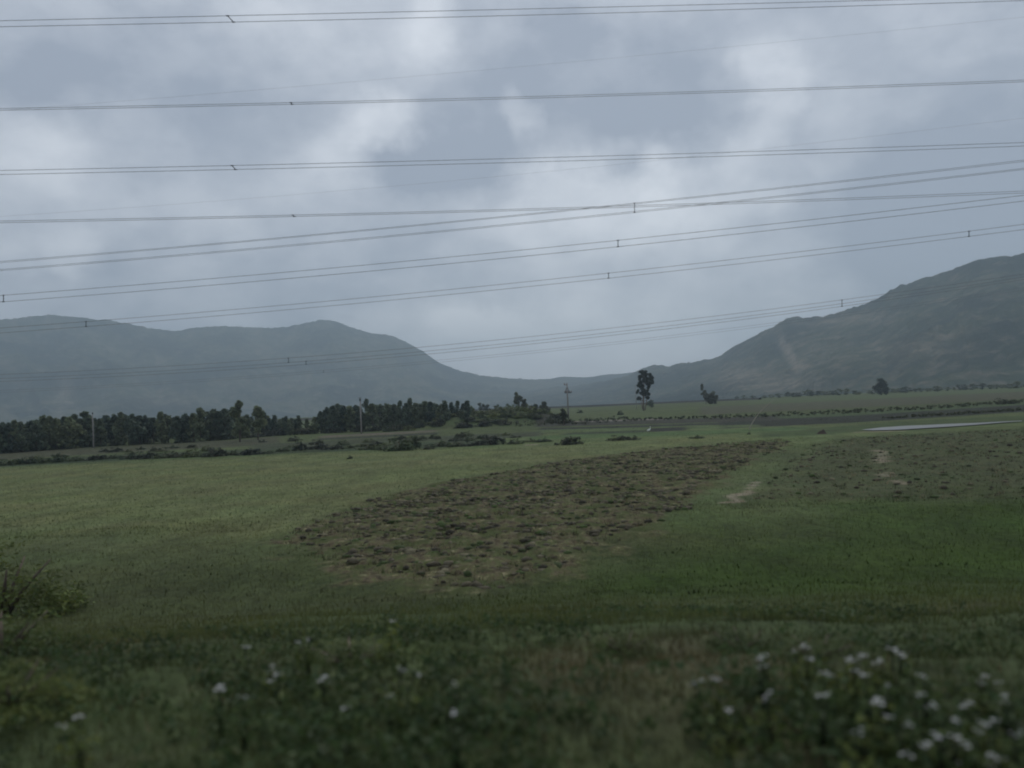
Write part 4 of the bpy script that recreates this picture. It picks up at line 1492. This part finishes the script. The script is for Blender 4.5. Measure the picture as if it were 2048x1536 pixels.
# meadow further out: tufts
xy = frustum_xy(150000, 42.0, 118.0, rng, 1.2)
tone, pl = tone_at(xy[:, 0], xy[:, 1])
wl = [tuple(flat_at(x, y)) for x, y in ((1700, 861), (1850, 853), (2048, 842), (2300, 830))]
keep = (rng.random(len(xy)) < np.where(pl > 0.3, 0.35, 0.9)) & (seg_dist(xy[:, 0], xy[:, 1], wl) > 13)
xy, tone = xy[keep], tone[keep]
c_ = tone * (0.72 + 0.6 * rng.random((len(xy), 1)))
blades('meadow_grass', xy, 0.05, 0.17, 0.30, c_, rng, 'pale grazed grass of the wide meadow', 1, 0.6)
# tussocks on the ploughed strips
q = np.concatenate([scatter_poly(PLOUGH_A, 3200, rng), scatter_poly(PLOUGH_B, 1900, rng)])
xy = np.repeat(q, 16, axis=0) + rng.normal(size=(len(q) * 16, 2)) * 0.13
pal = np.array([(0.035, 0.040, 0.022), (0.070, 0.092, 0.036), (0.20, 0.175, 0.115), (0.16, 0.14, 0.09), (0.055, 0.05, 0.035)])
c_ = np.repeat(pal[rng.integers(0, 5, len(q))], 16, axis=0) * (0.7 + 0.6 * rng.random((len(xy), 1)))
blades('tussock_grass', xy, 0.06, 0.24, 0.22, c_, rng, 'clumps of dark and straw coloured grass on the ploughed strips', 1, 1.0)
# darker weed tufts and small hollows in the meadow and the small fields
q = frustum_xy(3400, 24.0, 175.0, rng, 1.0)
pl = tone_at(q[:, 0], q[:, 1])[1]
pm_ = fbm(q[:, 0] * 0.05, q[:, 1] * 0.09, 820, 3)
q = q[(pl < 0.25) & (rng.random(len(q)) < 0.25 + 1.2 * np.maximum(pm_, 0) + 0.5 * (q[:, 1] > 112)) & (seg_dist(q[:, 0], q[:, 1], wl) > 13)]
sc_ = (0.12 + 0.30 * rng.random(len(q)) ** 2) * (1 + (q[:, 1] > 112) * 0.9)
xy = np.repeat(q, 14, axis=0) + rng.normal(size=(len(q) * 14, 2)) * np.repeat(sc_, 14)[:, None] * np.array([2.4, 1.0])
tone, _ = tone_at(xy[:, 0], xy[:, 1])
c_ = tone * np.repeat(0.5 + 0.45 * rng.random(len(q)), 14)[:, None] * (0.8 + 0.4 * rng.random((len(xy), 1)))
blades('weed_tufts', xy, 0.04, 0.15, 0.6, c_, rng, 'scattered darker weed tufts in the meadow and the small fields', 1, 0.8)
# broad leaves of low weeds on the verge
q = frustum_xy(2300, 4.6, 19.0, rng)
cl_ = fbm(q[:, 0] * 0.45 + 4, q[:, 1] * 0.45, 811, 3)
q = q[cl_ + 0.5 * (rng.random(len(q)) - 0.5) > 0.02 + 0.035 * np.maximum(q[:, 1] - 9, 0)]
fl = [ground_at(px_, py_ + 30, 0.2) for px_, py_ in [(490, 1300), (580, 1310), (640, 1320), (560, 1380), (680, 1400), (780, 1370), (860, 1380), (900, 1450), (620, 1460), (760, 1470),
      (1540, 1330), (1620, 1320), (1700, 1340), (1780, 1330), (1660, 1390), (1760, 1410), (1850, 1400), (1950, 1380), (2010, 1430), (1880, 1490), (1960, 1500), (1720, 1480), (1560, 1420)]]
fl = np.array([(p_.x, p_.y) for p_ in fl])
q = np.concatenate([q, np.repeat(fl, 22, axis=0) + rng.normal(size=(len(fl) * 22, 2)) * np.array([0.42, 0.5])])
zq = terrain(q[:, 0], q[:, 1])
V, Fq, T = leaf_cloud(np.stack([q[:, 0], q[:, 1], zq + 0.10], -1), 0.10 + 0.14 * rng.random(len(q)), 14, 0.075, seed=91, squash=0.8)
tag(link('verge_weeds', np_mesh('verge_weeds', V, Fq, M_WEED, tint=T)), 'low broad-leaved weeds spread over the near bank', kind='stuff')


# ------------------------------------------------------------------ white flowering weeds on the verge
def blossom_mesh(seed):
    r = random.Random(seed)
    parts = []
    V, Q = [], []
    for f in range(r.randint(3, 5)):
        cx, cy, cz = r.gauss(0, 0.026), r.gauss(0, 0.020), r.uniform(-0.012, 0.012)
        rad = r.uniform(0.012, 0.022)
        tl = r.uniform(-0.3, 0.3)
        for k_ in range(6):
            a = k_ * 1.047 + f
            w_ = 0.42
            b = len(V)
            for (rr_, aa, dz) in ((0.15, 0, 0), (0.7, -w_, 0.006), (1.0, 0, 0.004), (0.7, w_, 0.006)):
                x, y = math.cos(a + aa) * rr_ * rad, math.sin(a + aa) * rr_ * rad
                V.append((cx + x, cy + y, cz + dz + tl * x))
            Q.append((b, b + 1, b + 2, b + 3))
    return poly_mesh('blossom', V, Q, M_PETAL, False)


def weed_proto(seed):
    r = np.random.default_rng(seed)
    root = empty('flowering_weed')
    parts, tips = [], []
    for i in range(4):
        a = i * 1.6 + seed
        tp = np.array([math.cos(a) * r.uniform(0.04, 0.16), math.sin(a) * r.uniform(0.04, 0.14), r.uniform(0.36, 0.46)])
        if i == 0:
            tp = np.array([0.0, 0.0, 0.45])
        tips.append(tp)
        parts.append(tube([np.array([0, 0, -0.05]), tp * np.array([0.35, 0.35, 0.55]), tp], [0.006, 0.005, 0.003], 5))
    V, Q = joinvq(parts)
    link('stem', poly_mesh('stem', V, Q, M_WEED), root)
    C = [tuple(t_ * np.array([1.6, 1.6, 1.0]) * f) for t_ in tips for f in (0.2, 0.45, 0.7)]
    V, Fq, T = leaf_cloud(C, [0.13] * len(C), 6, 0.07, seed=seed)
    link('foliage', np_mesh('foliage', V, Fq, M_WEED, tint=T), root)
    for i, t_ in enumerate(tips[:1 + (seed % 3 == 0)]):
        link('blossom', blossom_mesh(seed * 7 + i), root, loc=tuple(t_))
    return root


weeds = Protos([weed_proto(900 + i) for i in range(6)])
FL_LEFT = [(490, 1295), (545, 1332), (615, 1279), (600, 1284), (440, 1375), (485, 1395), (800, 1340), (840, 1352), (905, 1368),
           (780, 1392), (910, 1430), (690, 1415), (555, 1350), (650, 1355)]
FL_RIGHT = [(1520, 1318), (1532, 1312), (1590, 1302), (1612, 1293), (1690, 1322), (1704, 1318), (1718, 1312), (1785, 1300), (1800, 1304), (1755, 1320), (1660, 1347),
            (1730, 1348), (1775, 1370), (1640, 1390), (1845, 1390), (1868, 1412), (1755, 1402), (1770, 1432), (1965, 1352), (1960, 1366), (2010, 1392), (1990, 1442), (1972, 1450),
            (1880, 1477), (1860, 1492), (1910, 1476), (1950, 1463), (2032, 1466), (2000, 1520), (1980, 1512), (1920, 1524), (1715, 1462), (1540, 1392), (1905, 1438), (1850, 1352),
            (1940, 1408), (1820, 1450)]
rw = random.Random(77)
SINGLE = [(780, 1242, 'small white flowering weed standing alone above the left-hand flower patch'),
          (1456, 1418, 'large white flowering weed standing alone in the middle of the near bank'),
          (160, 1436, 'faint white flowering weed alone near the lower left corner'),
          (1396, 1366, 'small white flowering weed in the brown patch, left one of two'),
          (1436, 1360, 'small white flowering weed in the brown patch, right one of two')]
for grp, lst in (('L', FL_LEFT), ('R', FL_RIGHT), ('S', SINGLE)):
    for it in lst:
        px, py = it[0], it[1]
        s = rw.uniform(0.8, 1.25)
        s *= 0.78
        q = ground_at(px, py, 0.45 * s)
        o = weeds.get(rw.randrange(6))
        place(o, q.x, q.y, q.z, s, s, rw.uniform(0, 6.28))
        if grp == 'S':
            tag(o, it[2], 'flower')
            o['group'] = 'lone white flowering weeds'
        else:
            side = 'left-hand' if grp == 'L' else 'right-hand'
            bands = [(0, 1325), (1325, 1400), (1400, 1600)]
            bi = [k_ for k_, (lo_, hi_) in enumerate(bands) if lo_ <= py < hi_][0]
            same = sorted(q_[0] for q_ in lst if bands[bi][0] <= q_[1] < bands[bi][1])
            tag(o, 'white flowering weed, ' + ordinal(same.index(px)) + ' from left in the ' + ('upper ', 'middle ', 'lower ')[bi] + side + ' patch', 'flower',
                side + ' patch of white flowering weeds')
weeds.finish()
